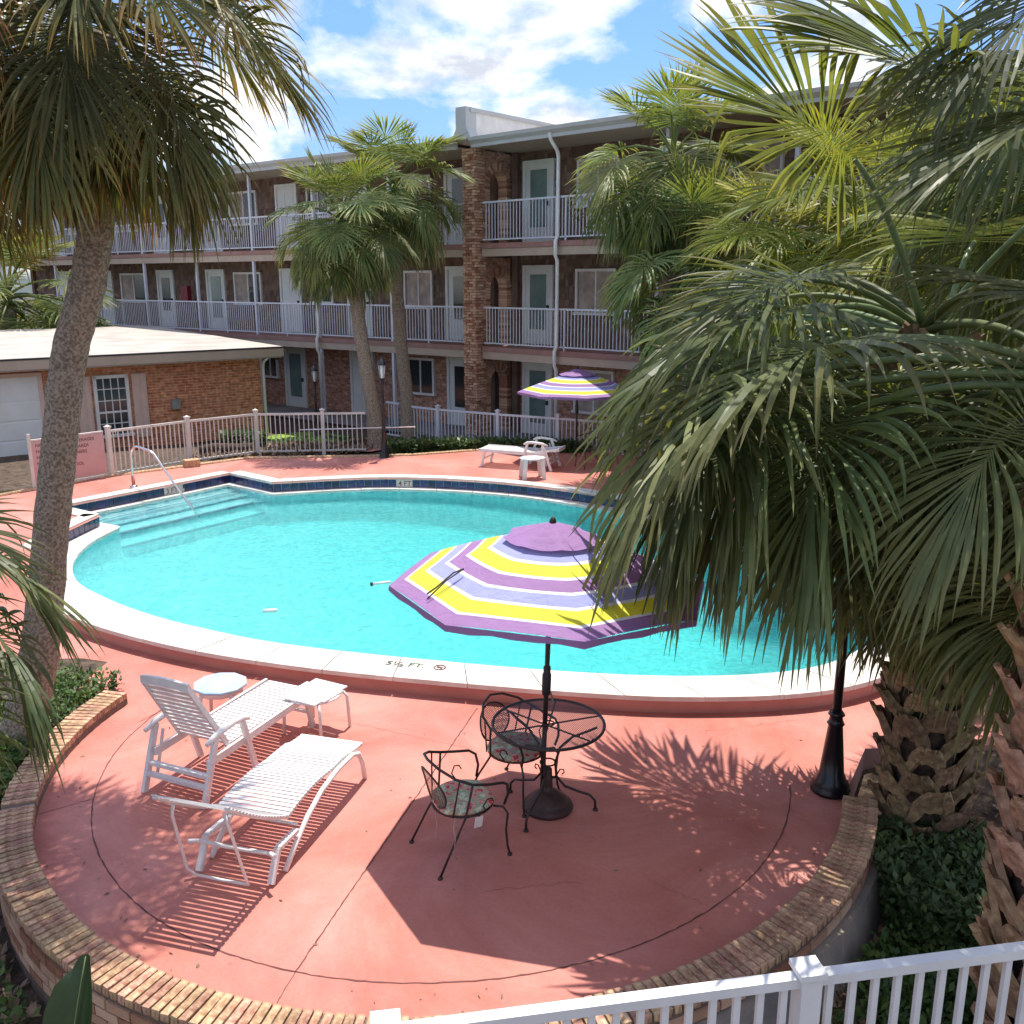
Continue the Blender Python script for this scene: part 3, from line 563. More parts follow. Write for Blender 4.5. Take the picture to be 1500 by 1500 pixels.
def wing(name,label,rzdeg,x0,x1,cols,doors,wins,sh_seed,indiv,slabgap):
    t=thing(name,label,'motel building',(BC[0],BC[1],0),R(rzdeg))
    # walls
    m=MB(); m.box(((x0+x1)/2,WALLY+0.15,Z2/2),(x1-x0,0.3,Z2)); o=m.obj('brick_wall',M['wallbrick'],t); boxuv(o.data)
    m=MB(); m.box(((x0+x1)/2,WALLY+0.155,(Z2+ZE+.1)/2),(x1-x0,0.3,ZE+.1-Z2)); m.box(((x0+x1)/2,9.9,ZE/2),(x1-x0,0.2,ZE)); m.box((x0+.1,5.5,ZE/2),(0.2,8.6,ZE)); m.box((x1-.1,5.5,ZE/2),(0.2,8.6,ZE)); m.obj('upper_wall',M['shake'],t)
    for z in (Z2,Z3):
        o=shingles(x0+.01,x1-.01,z+0.02,z+2.45,sh_seed+int(z)).obj('cedar_shingles',M['shake'],t); o['kind']='stuff'
    for z in (Z2,Z3):
        m=MB(); m.box(((x0+x1)/2,0.72,z-0.07),(x1-x0,1.46,0.13)); m.obj('balcony_floor',M['pinkband'],t)
        m=MB(); m.box(((x0+x1)/2,0.06,z-0.24),(x1-x0,0.10,0.20)); m.obj('floor_beam',M['beige'],t)
        m=MB(); m.box(((x0+x1)/2,0.74,z-0.165),(x1-x0,1.22,0.05)); m.obj('balcony_ceiling',M['soffit'],t)
    m=MB(); m.box(((x0+x1)/2,0.52,ZE-0.02),(x1-x0,1.66,0.05)); m.obj('eave_soffit',M['soffit'],t)
    m=MB(); m.box(((x0+x1)/2,-0.34,ZE+0.06),(x1-x0,0.06,0.24)); m.add([(x0,-0.47,ZE+.10),(x1,-0.47,ZE+.10),(x1,-0.37,ZE+.02),(x0,-0.37,ZE+.02),(x0,-0.49,ZE+.18),(x1,-0.49,ZE+.18),(x0,-.37,ZE+.16),(x1,-.37,ZE+.16)],[(0,1,5,4),(0,3,2,1),(4,5,7,6)]); m.obj('gutter',M['fascia'],t)
    m=MB(); m.add([(x0,-0.37,ZE+.185),(x1,-0.37,ZE+.185),(x1,5.5,ZE+.34),(x0,5.5,ZE+.34),(x1,10.2,ZE+.2),(x0,10.2,ZE+.2)],[(0,1,2,3),(3,2,4,5)]); m.box(((x0+x1)/2,0.3,ZE+.13),(x1-x0,1.1,0.09)); m.obj('roof',M['roofw'],t)
    for c in cols:
        m=MB(); 
        for a,e in ((0.02,Z2-.34),(Z2,Z3-.34),(Z3,ZE-.05)): m.box((c,0.06,(a+e)/2),(0.085,0.085,e-a))
        m.obj('porch_column',M['rail'],t)
    # railings
    e=sorted([c for c in cols]+([x1] if rzdeg>-40 else [x0])); 
    if rzdeg>-40: e=[x0]+e
    else: e=e+[x1]
    bal=MB().box((0,0,0),(0.020,0.020,0.90)).mesh('baluster',M['rail'])
    for z,ind in ((Z2,indiv[0]),(Z3,indiv[1])):
        for a,b_ in zip(e[:-1],e[1:]):
            if b_-a<0.4: continue
            a_=a+0.05;b2=b_-0.05
            mid=(a_+b2)/2; r=MB().bar((a_,0.02,z+1.03),(b2,0.02,z+1.03),0.05,0.045).obj('railing',M['rail'],t); MB().bar((a_,0.02,z+0.09),(b2,0.02,z+0.09),0.04,0.035).obj('bottom_rail',M['rail'],r); MB().box((mid,0.02,z+0.5),(0.04,0.04,1.0)).obj('railing_post',M['rail'],r); k=int((b2-a_)/0.108); st=MB()
            for i in range(1,k):
                x=a_+(b2-a_)*i/k
                if abs(x-mid)<0.04: continue
                if ind and abs((a+b_)/2)<ind: put('baluster',bal,r,(x,0.02,z+0.56))
                else: st.box((x,0.02,z+0.56),(0.02,0.02,0.90))
            if st.v: s=st.obj('baluster',M['rail'],r); s['kind']='stuff'
    # doors: (level, xcentre, kind, recess)
    for z,x,k in doors:
        w,h=0.92,2.03; zb=z+0.03; m=MB(); y=WALLY-0.035
        for bx in (((x-w/2-.04,y,zb+h/2+.03),(0.09,0.09,h+.07)),((x+w/2+.04,y,zb+h/2+.03),(0.09,0.09,h+.07)),((x,y,zb+h+.04),(w+.17,0.095,0.09))): m.box(*bx)
        m.box((x,WALLY-0.02,zb+h/2),(w-.01,0.04,h))
        d=m.obj('door',M['doorw'],t)
        if k=='g': MB().box((x,WALLY-0.05,zb+h*.56),(w*.62,0.02,h*.72)).obj('pane',M['dglass'],d)
        elif k=='d': MB().box((x,WALLY-0.05,zb+h*.60),(w*.55,0.02,h*.6)).obj('pane',M['glass'],d)
        else:
            q=MB()
            for zz,hh in ((.32,.32),(.74,.34)):
                for sx in (-.22,.22): q.box((x+sx,WALLY-.046,zb+h*zz),(0.3,0.012,h*hh))
            q.obj('door_panel',M['doorw'],d)
        MB().box((x+w/2-.09,WALLY-.075,zb+1.0),(0.05,0.06,0.12)).obj('handle',M['dark'],d)
    for z,x,w,h,zs,cur in wins:
        zc=z+zs+h/2; m=MB(); y=WALLY-.04
        for bx in (((x-w/2,y,zc),(0.07,0.09,h+.07)),((x+w/2,y,zc),(0.07,0.09,h+.07)),((x,y-.002,zc+h/2),(w+.07,0.09,0.07)),((x,y-.01,zc-h/2-.01),(w+.16,0.13,0.07)),((x,y+.01,zc),(0.045,0.05,h))): m.box(*bx)
        f=m.obj('window',M['whitep'],t)
        for sx in (-1,1): MB().box((x+sx*w/4,WALLY-.022,zc),(w/2-.05,0.015,h-.04)).obj('pane',M['glass'],f)
        if cur:
            q=MB(); N=14; xs_=[x-w/2+.05+(w/2 if cur>1 else w-.1)*i/N for i in range(N+1)]; vs=[]
            for i,xx in enumerate(xs_): vs+=[(xx,WALLY-.033-0.003*(i%2),zc-h/2+.03),(xx,WALLY-.033-.003*(i%2),zc+h/2-.03)]
            q.add(vs,[(2*i,2*i+2,2*i+3,2*i+1) for i in range(N)]); q.obj('curtain',M['curtain'],f)
    return t
lw_cols=[-3.1,-6.25,-9.35,-12.5,-15.7,-18.9,-22.1]
dl=[]
for z in (0,Z2,Z3):
    for x,k in ((-1.55,'d'),(-5.75,'p'),(-9.05,'g' if z==0 else 'p'),(-13.2,'g'),(-16.35,'d'),(-20.6,'p'),(-23.9,'p')): dl.append((z,x,k))
wl_=[]
for z in (0,Z2,Z3):
    for x,w_,c in ((-3.2,1.1,1 if z else 0),(-11.35,1.45,2),(-18.55,1.7,2),(-22.3,1.3,1)): wl_.append((z,x,w_,1.05,0.95,c))
    wl_.append((z,-10.4 if z==0 else -7.5,0.8 if z==0 else 1.0,0.9,1.05,0))
wl_=[w for w in wl_ if not (w[0]==0 and w[1]==-11.35)]
LWING=wing('motel_wing','long three storey motel wing with white railed balconies, left of the brick pillar',-37.2,-26.5,-0.2,lw_cols,dl,wl_,11,(21,0),0)
rd=[];rw_=[]
for z in (0,Z2,Z3):
    rd+=[(z,1.22,'g' if z else 'g'),(z,5.6,'p')]; rw_+=[(z,3.2,1.25,1.1,0.9,1),(z,7.6,1.25,1.1,0.9,1)]
RWING=wing('motel_wing','three storey motel wing with a curved white downspout, right of the brick pillar',-42.5,0.35,13.5,[6.1,9.2,12.3],rd,rw_,31,(9,9),0)
def downspout(t,x,segs):
    m=MB()
    pts=[(x,-0.40,ZE+.05),(x,-0.36,ZE-.10),(x,-0.10,ZE-.34),(x,-0.06,ZE-.45),(x,-0.06,Z3+.12),(x,-0.14,Z3-.02),(x,-0.14,Z3-.36),(x,-0.06,Z3-.50),(x,-0.06,Z2+.12),(x,-0.14,Z2-.02),(x,-0.14,Z2-.36),(x,-0.06,Z2-.50),(x,-0.06,0.05)]
    m.tube(pts,0.06,4); m.obj('downspout',M['whitep'],t)
downspout(RWING,3.03,0); downspout(LWING,-6.22,0)
# gas meter and fire extinguisher on the long wing
MB().box((-15.0,WALLY-.1,Z2+1.25),(0.42,0.16,0.62)).obj('extinguisher_cabinet',M['red'],LWING)
# brick pillar with arched cross walls
pr=thing('brick_pillar','tall rough brick pillar with an arched opening on each floor','pillar',(BC[0],BC[1],0),R(-40))
ATT=[]
def bricks_on(b,w,d,z0,z1,cx,cy,rnd):
    z=z0; row=0
    while z<z1:
        for side in range(4):
            Ls=w if side%2==0 else d; x=-Ls/2-(0.1 if row%2 else 0)
            while x<Ls/2:
                a=max(x,-Ls/2); e=min(x+0.20,Ls/2)
                if e-a>0.04:
                    p=rnd.choice((0,0.0,0.012,0.03,-0.008)); c=(a+e)/2; off=(d if side%2==0 else w)/2+p-0.05
                    if side==0: b.box((cx+c,cy-off,z+.03),(e-a-.012,0.1,0.06))
                    elif side==2: b.box((cx+c,cy+off,z+.03),(e-a-.012,0.1,0.06))
                    elif side==1: b.box((cx+off,cy+c,z+.03),(0.1,e-a-.012,0.06))
                    else: b.box((cx-off,cy+c,z+.03),(0.1,e-a-.012,0.06))
                x+=0.21
        z+=0.073; row+=1
    while len(ATT)<len(b.v): ATT.extend([rnd.random()]*8)
    b.at={'tip':ATT[:len(b.v)]}
rnd=random.Random(5); b=MB(); bricks_on(b,0.44,0.42,0.02,ZE-0.06,0.08,0.0,rnd); o=b.obj('brick',M['bgeo'],pr); o['kind']='stuff'
MB().box((0.08,0,ZE/2-.02),(0.37,0.35,ZE-.06)).obj('mortar_core',M['mortar'],pr)
for z0,z1 in ((0.02,Z2-.36),(Z2+.0,Z3-.36),(Z3,ZE-.06)):
    b=MB(); y0,y1=0.22,WALLY-.05; sp_=z0+1.55; cy=(y0+y1)/2+0.02; ra=0.36; N=14; prof=[]
    x0,x1=-0.02,0.24
    # wall with arch: strips around the opening
    ys=[cy-ra*math.cos(PI*i/N) for i in range(N+1)]; zs=[sp_+ra*math.sin(PI*i/N) for i in range(N+1)]
    vs=[]; 
    for x in (x0,x1):
        vs+=[(x,yy,zz) for yy,zz in zip(ys,zs)]+[(x,yy,z1) for yy in ys]
    m=2*(N+1); f=[]
    for i in range(N):
        f+=[(i,i+1,N+1+i+1,N+1+i),(m+i,m+N+1+i,m+N+1+i+1,m+i+1),(i,m+i,m+i+1,i+1)]
    b.add(vs,f); b.box(((x0+x1)/2,(y0+cy-ra)/2,(z0+z1)/2),(x1-x0,cy-ra-y0,z1-z0)); b.box(((x0+x1)/2,(y1+cy+ra)/2,(z0+z1)/2),(x1-x0,y1-cy-ra,z1-z0))
    o=b.obj('arch_wall',M['wallbrick'],pr); boxuv(o.data)
    b=MB()
    for i in range(17):
        a=PI*(i+.5)/17; mtx=Matrix.Rotation(-a+PI,3,'X') if False else Matrix.Rotation(a,3,'X')
        b.box(((x0+x1)/2,cy+(ra+.085)*math.cos(a),sp_+(ra+.085)*math.sin(a)),(x1-x0+.05,0.20,0.062),mtx)
    zz=z0
    while zz<sp_:
        for s_ in (-1,1): b.box(((x0+x1)/2,cy+s_*(ra+.09),zz+.03),(x1-x0+.04+.02*rnd.random(),0.20,0.060))
        zz+=0.074
    b.at={'tip':[v for q in [[rnd.random()]*8 for _ in range(len(b.v)//8)] for v in q]}
    o=b.obj('arch_brick',M['bgeo'],pr); o['kind']='stuff'
# roof parapet of the dividing wall
pp=thing('roof_parapet','pale boxed parapet rising above the eave over the brick pillar','parapet',(BC[0],BC[1],0),R(-40))
MB().box((0.06,-0.26,8.26),(0.36,0.40,0.80)).obj('parapet_end',M['fascia'],pp)
b=MB(); b.add([(-0.10,-.06,8.0),(0.22,-.06,8.0),(0.22,6.2,8.05),(-0.10,6.2,8.05),(-0.10,-.06,8.55),(0.22,-.06,8.55),(0.22,6.2,8.55),(-0.10,6.2,8.55)],[(0,3,2,1),(4,5,6,7),(0,1,5,4),(1,2,6,5),(2,3,7,6),(3,0,4,7)]); b.obj('parapet_wall',M['whitep'],pp)
MB().box((0.06,3.0,8.60),(0.42,6.6,0.10)).obj('parapet_cap',M['fascia'],pp)
b=MB()
for s_ in (-1,1): b.add([(0.06+s_*.18,-.45,7.88),(0.06+s_*.18,-.10,7.88),(0.06+s_*.34,-.45,7.88),(0.06+s_*.34,-.10,7.88),(0.06+s_*.18,-.45,8.15),(0.06+s_*.18,-.10,8.15)],[(0,2,3,1),(0,4,2),(1,3,5),(4,5,3,2)])
b.obj('parapet_flashing',M['fascia'],pp)
# ---------------- pool house ----------------
hs=thing('pool_house','low orange brick pool house with flat white roof, left of the fence','pool house',(-7.0,26.4,0.1),R(40))
b=MB(); b.box((-7,0.15,1.15),(14,0.3,2.3)); b.box((-0.15,4.5,1.15),(0.298,8.4,2.3)); b.box((-7,9,1.15),(14,0.3,2.3)); b.box((-13.85,4.5,1.15),(0.3,8.4,2.3)); o=b.obj('wall',M['housebrick'],hs); boxuv(o.data)
b=MB(); b.add([(-14.6,-.5,2.48),(0.46,-.5,2.48),(0.46,9.6,2.70),(-14.6,9.6,2.70),(-14.6,-.5,2.38),(0.46,-.5,2.38),(0.46,9.6,2.38),(-14.6,9.6,2.38)],[(0,1,2,3),(4,7,6,5),(1,5,6,2),(2,6,7,3),(3,7,4,0),(0,4,5,1)]); b.obj('roof',M['roofw'],hs)
b=MB(); b.box((-7.07,-.49,2.32),(15.1,0.06,0.22)); b.box((0.45,4.5,2.32),(0.06,9.9,0.22)); b.obj('fascia',M['beige'],hs)
b=MB(); b.box((-7.07,-.52,2.455),(15.2,0.03,0.03)); b.obj('drip_edge',M['dark'],hs)
b=MB(); b.box((-7.07,-.24,2.19),(15.0,0.5,0.03)); b.obj('soffit',M['soffit'],hs)
x,zc,w_,h_=-4.06,1.15,0.72,1.45
b=MB()
for bx in (((x-w_/2-.03,-.03,zc),(0.08,0.1,h_+.1)),((x+w_/2+.03,-.03,zc),(0.08,0.1,h_+.1)),((x,-.03,zc+h_/2+.02),(w_+.13,0.1,0.08)),((x,-.05,zc-h_/2-.02),(w_+.2,0.14,0.07))): b.box(*bx)
wn=b.obj('window',M['whitep'],hs)
MB().box((x,-.012,zc),(w_,0.02,h_)).obj('pane',M['glass'],wn)
b=MB()
for i in (1,2,3): b.box((x-w_/2+w_*i/4,-.03,zc),(0.022,0.03,h_))
for i in range(1,5): b.box((x,-.032,zc-h_/2+h_*i/5),(w_,0.03,0.022 if i!=2 else .05))
b.obj('muntin',M['whitep'],wn)
for sx,sw in ((-4.72,0.34),(-3.36,0.36)):
    b=MB(); b.box((sx,-.03,1.12),(sw,0.06,1.62)); s_=b.obj('shutter',M['shut'],hs)
    b=MB(); 
    for q in (-.08,.08): b.box((sx+q,-.066,1.12),(0.11,0.02,1.5))
    b.obj('shutter_board',M['shut'],s_)
b=MB(); b.box((-6.5,-.03,1.0),(1.5,0.08,2.0)); dr=b.obj('garage_door',M['doorw'],hs)
b=MB(); 
for i in range(4): b.box((-6.5,-.075,0.28+.46*i),(1.42,0.02,0.40))
b.obj('door_panel',M['doorw'],dr)
b=MB(); b.box((-5.70,-.04,1.05),(0.10,0.1,2.1)); b.box((-6.5,-.041,2.05),(1.7,0.1,0.1)); b.obj('door_frame',M['shut'],hs)
b=MB(); b.box((-5.38,-.05,1.25),(0.14,0.1,0.5)); b.obj('wall_lamp',M['whitep'],hs)
b=MB(); b.box((-2.47,-.07,1.08),(0.22,0.14,0.24)); b.obj('electric_box',M['ebox'],hs)
b=MB(); b.tube([(-2.42,-.03,0.96),(-2.42,-.03,0.0)],0.018,6); b.obj('conduit',M['yel'],hs)
b=MB(); b.tube([(0.06,-.42,2.2),(0.06,-.1,2.05),(0.06,-.06,1.9),(0.06,-.06,0.05)],0.045,4); b.obj('downspout',M['whitep'],hs)
b=MB(); b.lathe([(0.02,-.02),(0.07,0.0),(0.09,-0.10),(0.0,-0.12)][::1],10,(0.35,-.30,2.22)); b.obj('flood_lamp',M['dark'],hs)
# ---------------- fences ----------------
def fence(pts,name,label,mm,z0s,h,posts,group=None,slat=0.105,post_w=0.085,cat='fence',pw=0.022):
    t=thing(name,label,cat,(pts[0][0],pts[0][1],0),0,group); o=Vector((pts[0][0],pts[0][1],0))
    pk=MB().box((0,0,0),(pw,pw*0.8,h-.14)).mesh('picket',mm); pm=MB(); pq=.0 if pw<.03 else -.045; pm.box((0,0,h/2+.02+pq/2),(post_w,post_w,h+.06+pq)); pm.box((0,0,h+.065+pq),(post_w+.03,post_w+.03,.03)); pm.add([(-.04,-.04,h+.08+pq),(.04,-.04,h+.08+pq),(.04,.04,h+.08+pq),(-.04,.04,h+.08+pq),(0,0,h+.11+(pq*1.5))],[(0,1,4),(1,2,4),(2,3,4),(3,0,4)]); pm=pm.mesh('post',mm)
    for i,p in enumerate(pts):
        if posts[i]: put('post',pm,t,Vector((*p,z0s[i]))-o,math.atan2(pts[min(i+1,len(pts)-1)][1]-pts[max(i-1,0)][1],pts[min(i+1,len(pts)-1)][0]-pts[max(i-1,0)][0]))
    for i in range(len(pts)-1):
        a=Vector((*pts[i],z0s[i]))-o; b_=Vector((*pts[i+1],z0s[i+1]))-o; d=(b_-a); Ls=d.length; rz_=math.atan2(d.y,d.x); u=d.normalized()
        MB().bar(a+Vector((0,0,h-.03))+u*.03,b_+Vector((0,0,h-.03))-u*.03,0.045*(1.35 if pw>.03 else 1),0.05).obj('top_rail',mm,t); MB().bar(a+Vector((0,0,0.09))+u*.03,b_+Vector((0,0,.09))-u*.03,0.035,0.04).obj('bottom_rail',mm,t)
        k=int(Ls/slat)
        for j in range(1,k): put('picket',pk,t,a+d*(j/k)+Vector((0,0,h/2+.01)),rz_)
    return t
fence([(-8.33,19.25),(-7.2,20.75),(-6.0,21.95),(-4.5,22.25),(-3.5,22.5)],'metal_fence','cream metal picket fence between pool steps and orange brick house',M['cream'],[.34,.33,.32,.3,.28],1.0,[1,1,1,1,0],'pool enclosure fences')
fence([(-3.45,25.7),(-3.0,25.3)],'metal_fence','short white fence piece between the two spotted palm trunks',M['rail'],[.15,.15],1.0,[0,0],'pool enclosure fences')
fence([(-2.65,24.7),(-1.9,24.1),(-0.35,23.2),(1.1,22.45),(2.6,21.7),(4.2,20.9),(5.8,20.0)],'metal_fence','white metal picket fence behind the back lounger and far umbrella',M['rail'],[.15,.15,.15,.15,.15,.15,.15],1.0,[0,1,1,1,1,1,0],'pool enclosure fences')
ff=fence([(-2.45,3.13),(-0.545,3.42),(1.37,3.73),(3.30,4.05),(5.2,4.36)],'balcony_fence','white vinyl railing with square baluster posts across the bottom right corner',M['whitep'],[-.50,-.445,-.425,-.415,-.41],1.62,[1,1,1,1,1],None,0.112,0.10,'fence',pw=0.032)
# rules sign on the fence
sg=thing('rules_sign','large faded pink pool rules sign with dark lettering fixed to the fence','sign',(-8.38,19.12,0.36),0)
sdir=Vector((-9.75,17.35))-Vector((-8.38,19.12)); sa=math.atan2(-sdir.y,-sdir.x); sg.rotation_euler=(0,0,sa)
SW=1.50
MB().box((-SW/2,0,0.53),(SW,0.03,0.84)).obj('sign_board',M['sign'],sg)
b=MB(); b.bar((-SW,0,.97),(0,0,.97),0.05,0.03); b.bar((-SW,0,.06),(0,0,.06),0.05,0.04); b.bar((-SW,0,0),(-SW,0,1.1),0.05,0.05); b.obj('sign_frame',M['cream'],sg)
for i,s_ in enumerate(['NO ALCOHOLIC BEVERAGES','NO GLASS IN POOL AREA','NO GLASS CONTAINERS','NO PETS','NO ANIMALS IN POOL','OR COURTYARDS']):
    if i==3: s_='NO'
    tx=put('lettering',text_mesh('lettering',s_,0.092,M['txt']),sg,(-SW+.10,-.0175,0.83-.118*i)); tx.rotation_euler=(PI/2,0,0)
# far left wall/deck fence continues behind the palm
fence([(-12.2,14.0),(-10.9,15.7),(-9.75,17.2)],'metal_fence','cream metal fence left of the pink sign behind the leaning palm',M['cream'],[.34,.34,.34],1.0,[1,1,1],'pool enclosure fences')
# ---------------- lamp posts ----------------
def lamp(label,loc,group,H=2.7,lit=False):
    t=thing('lamp_post',label,'lamp post',loc,0,group)
    MB().lathe([(0.0,0),(0.165,0),(0.17,0.03),(0.15,0.05),(0.155,0.08),(0.125,0.12),(0.12,0.15),(0.105,0.17),(0.06,0.62),(0.075,0.635),(0.06,0.66),(0.052,0.70),(0.072,0.72),(0.05,0.75),(0.0,0.76)],16).obj('base',M['black'],t)
    MB().lathe([(0.0,0.7),(0.042,0.74),(0.036,1.5),(0.030,H-.5),(0.055,H-.48),(0.055,H-.45),(0.028,H-.42),(0.0,H-.4)],14).obj('pole',M['black'],t)
    hd=MB().lathe([(0.0,H-.42),(0.07,H-.40),(0.08,H-.37),(0.05,H-.36),(0,H-.36)],6).obj('lantern_base',M['black'],t)
    b=MB()
    for k in range(6):
        a=2*PI*k/6; b.bar((0.08*math.cos(a),0.08*math.sin(a),H-.37),(0.13*math.cos(a),0.13*math.sin(a),H-.06),0.012,0.012)
    b.obj('lantern_cage',M['black'],t)
    MB().lathe([(0.07,H-.365),(0.12,H-.065)],6).obj('lantern_glass',M['whitep'],t)
    MB().lathe([(0.16,H-.07),(0.15,H-.04),(0.06,H+.05),(0.03,H+.07),(0.015,H+.12),(0,H+.13)],6).obj('lantern_roof',M['black'],t)
    return t
lamp('black lamp post with fluted base at the right end of brick border',(2.77,7.40,0),'black lamp posts',2.75)
lamp('small black lamp post beside the spotted palm trunks behind the pool',(-2.93,21.35,0.36),'black lamp posts',2.2)
lamp('slim dark lamp post before the ground floor door of the long wing',(-5.55,26.6,0.05),'black lamp posts',1.9)
# ---------------- hand rail ----------------
hr=thing('handrail','bent stainless handrail leading down into the shallow pool steps','handrail',(-7.45,18.15,0.38))
pts=[(0,0,-.05),(0,0,.15),(0.0,0,0.62),(0.02,0,0.72),(0.07,-.02,0.79),(0.15,-.06,0.815),(0.45,-.22,0.76),(0.56,-.27,0.70),(0.95,-.48,0.20),(1.35,-.70,-.24),(1.55,-.8,-.52)]
MB().tube(pts,0.024,10).obj('rail_tube',M['chrome'],hr)
MB().tube([(0,0,-.02),(0,0,0.22)],0.034,10).obj('rail_sleeve',M['deck'],hr)
MB().lathe([(0.07,0),(0.06,.03),(0.03,.04)],14).obj('base_flange',M['chrome'],hr)
# rope across the deep end, skimmer floats
rp=thing('pool_rope','short floating rope piece with a white float on the water','rope',(-3.15,11.6,0.14)); MB().tube([(-.09,0,0),(0.09,.03,0)],0.03,8).obj('float',M['white'],rp)
rp=thing('floating_thermometer','thin white floating thermometer beside the striped umbrella','pool float',(-1.85,12.75,0.15)); MB().tube([(-.12,-.05,0),(0.12,.05,0)],0.022,8).obj('float_tube',M['white'],rp); MB().tube([(-.15,-.0625,0),(-.12,-.05,0)],0.03,8).obj('end_cap',M['dark'],rp)
pl=thing('net_pole','thin white pool net pole lying level against the cream fence','pole',(-5.0,22.0,0.92)); MB().tube([(0,0,0),(2.75,-0.2,0.10)],0.014,6).obj('pole_tube',M['white'],pl)
bk=thing('brick_block','single pinkish brick block lying at the kerb beside the fence post','brick',(-7.0,20.25,0.38),R(35)); MB().box((0,0,0.08),(0.32,0.22,0.16)).obj('block',M['brickr'],bk,bevel=0.01)
hz_=thing('hose','white garden hose lying on the soil below the brick border','hose',(-2.35,4.2,-0.36)); MB().tube([(-.35,.15,0.02),(-.1,.05,0.05),(.2,-.1,0.03),(.5,-.2,0.05),(.9,-.3,0.02)],0.022,8).obj('hose_tube',M['whitep'],hz_); MB().tube([(-.3,0,0.02),(0,.02,0.03),(.3,-.2,0.03)],0.018,8).obj('hose_tube',M['ebox'],hz_)

for o in COL.objects:
    if o.parent is None and o.get('category')=='lamp post' and o.location.y>15: o.scale=(0.72,0.72,1.0)
# ---------------- palms ----------------
def frond_mesh(name,rnd,mm,elev=30,plen=0.9,bend=35,L=1.05,costa=0.42,nseg=42,A=112,droop=0.5,cup=0.12,wf=0.40,tipb=0.5,up=None,pet_r=0.016,bdroop=18,roll=0,steps=6,broken=0.08,split=0.42):
    """one costapalmate leaf grown in the x-z plane from its petiole base; gravity pulls the tips"""
    b=MB(); tips=[]
    # petiole
    p=Vector((0,0,0)); e=R(elev); pts=[p.copy()]; K=7
    for k in range(K):
        e-=R(bend)/K; p=p+Vector((math.cos(e),0,math.sin(e)))*plen/K; pts.append(p.copy())
    b.tube(pts,[pet_r*1.9-pet_r*0.9*i/K for i in range(K+1)],5,cap=False); tips+=[0.0]*len(b.v)
    # costa
    cp=[(p.copy(),e)]; KC=8
    for k in range(KC):
        e-=R(bdroop)/KC; p=p+Vector((math.cos(e),0,math.sin(e)))*costa*L/KC; cp.append((p.copy(),e))
    rollm=Matrix.Rotation(R(roll),3,'X')
    G=Vector((0,0,-1))
    for i in range(nseg):
        f=(i/(nseg-1))*2-1+rnd.uniform(-.012,.012); al=R(A)*f
        s=max(0,1-abs(f))**0.85*KC; k=min(KC-1,int(s)); q=cp[k][0].lerp(cp[k+1][0],s-k); ee=cp[k][1]+(cp[k+1][1]-cp[k][1])*(s-k)
        T=Vector((math.cos(ee),0,math.sin(ee))); Nn=Vector((-math.sin(ee),0,math.cos(ee))); Sd=Vector((0,1,0))
        Sd=(Sd*math.cos(R(roll))+Nn*math.sin(R(roll))); Nn=T.cross(Sd)*-1 if False else Sd.cross(T)*-1
        if Nn.z<0 and abs(roll)<80: Nn=-Nn
        d=T*math.cos(al)+Sd*math.sin(al)+Nn*cup*(0.4+abs(f)); d.normalize()
        wv=(-T*math.sin(al)+Sd*math.cos(al)).normalized()
        l=L*(1-costa*0.55*max(0,1-abs(f)))*(1-0.30*abs(f)**2.2)*rnd.uniform(0.80,1.06)
        da=2*R(A)/nseg; wmax=l*da*wf*rnd.uniform(.9,1.1)
        pp=q.copy(); dd=d.copy(); dk=droop*rnd.uniform(0.45,1.75); brk=rnd.uniform(.45,.8) if rnd.random()<broken else 9
        tw=rnd.uniform(-.5,.5); ss=0; ring=[]
        for j in range(steps+1):
            t=j/steps
            wd=min(max(l*t*da*0.55,0.004),wmax*(1 if t<split else max(0.04,((1-t)/(1-split))**0.8)))
            w2=(wv-dd*wv.dot(dd)); 
            if w2.length<1e-3: w2=Vector((0,1,0))
            w2.normalize(); nn=dd.cross(w2)
            if nn.dot(Nn)<0: nn=-nn
            a=tw*t*t*1.6; w3=w2*math.cos(a)+nn*math.sin(a); n3=nn*math.cos(a)-w2*math.sin(a)
            ring.append((pp-w3*wd-n3*wd*.5,pp+n3*wd*.45,pp+w3*wd-n3*wd*.5,t))
            if j<steps:
                g=dk*(t+0.5/steps)**1.9*3.4/steps
                if t>brk: g+=1.2
                dd=(dd+G*g+Vector((rnd.uniform(-1,1),rnd.uniform(-1,1),rnd.uniform(-1,1)))*0.055).normalized(); pp=pp+dd*l/steps
        vs=[v for r_ in ring for v in r_[:3]]; m=3
        b.add(vs,[(j*m+c,j*m+c+1,(j+1)*m+c+1,(j+1)*m+c) for j in range(steps) for c in range(2)],False)
        tb=rnd.uniform(.6,1.3)*tipb
        for r_ in ring: tips+=[min(1,max(0,(r_[3]-.45)/.55)**1.6*tb)]*3
    b.at={'tip':tips}
    return b.mesh(name,mm)
def library(mk,seed,tipb=0.5,q=42,spec=None,steps=6,wf=.40):
    rnd=random.Random(seed); lib=[]
    spec=spec or [(80,.6,8,.95,.05,6),(62,.85,22,1.0,.16,16),(42,.95,42,1.05,.38,28),(22,1.0,45,1.1,.6,32),(0,1.0,42,1.12,.85,35),(-22,.95,38,1.08,1.05,30),(-48,.8,25,1.0,1.3,20)]
    for (el,pl,be,Lq,dr,bd) in spec:
        for v in range(2):
            lib.append((el,frond_mesh('frond',rnd,mk,elev=el+rnd.uniform(-6,6),plen=pl*rnd.uniform(.9,1.1),bend=be,L=Lq,droop=dr*rnd.uniform(.85,1.15),nseg=q,tipb=tipb,bdroop=bd*rnd.uniform(.7,1.3),roll=rnd.uniform(-16,16),steps=steps,wf=wf)))
    return lib
LIB={}
LIB['A']=library(M['frA'],1,.75,72,steps=8,wf=.40)
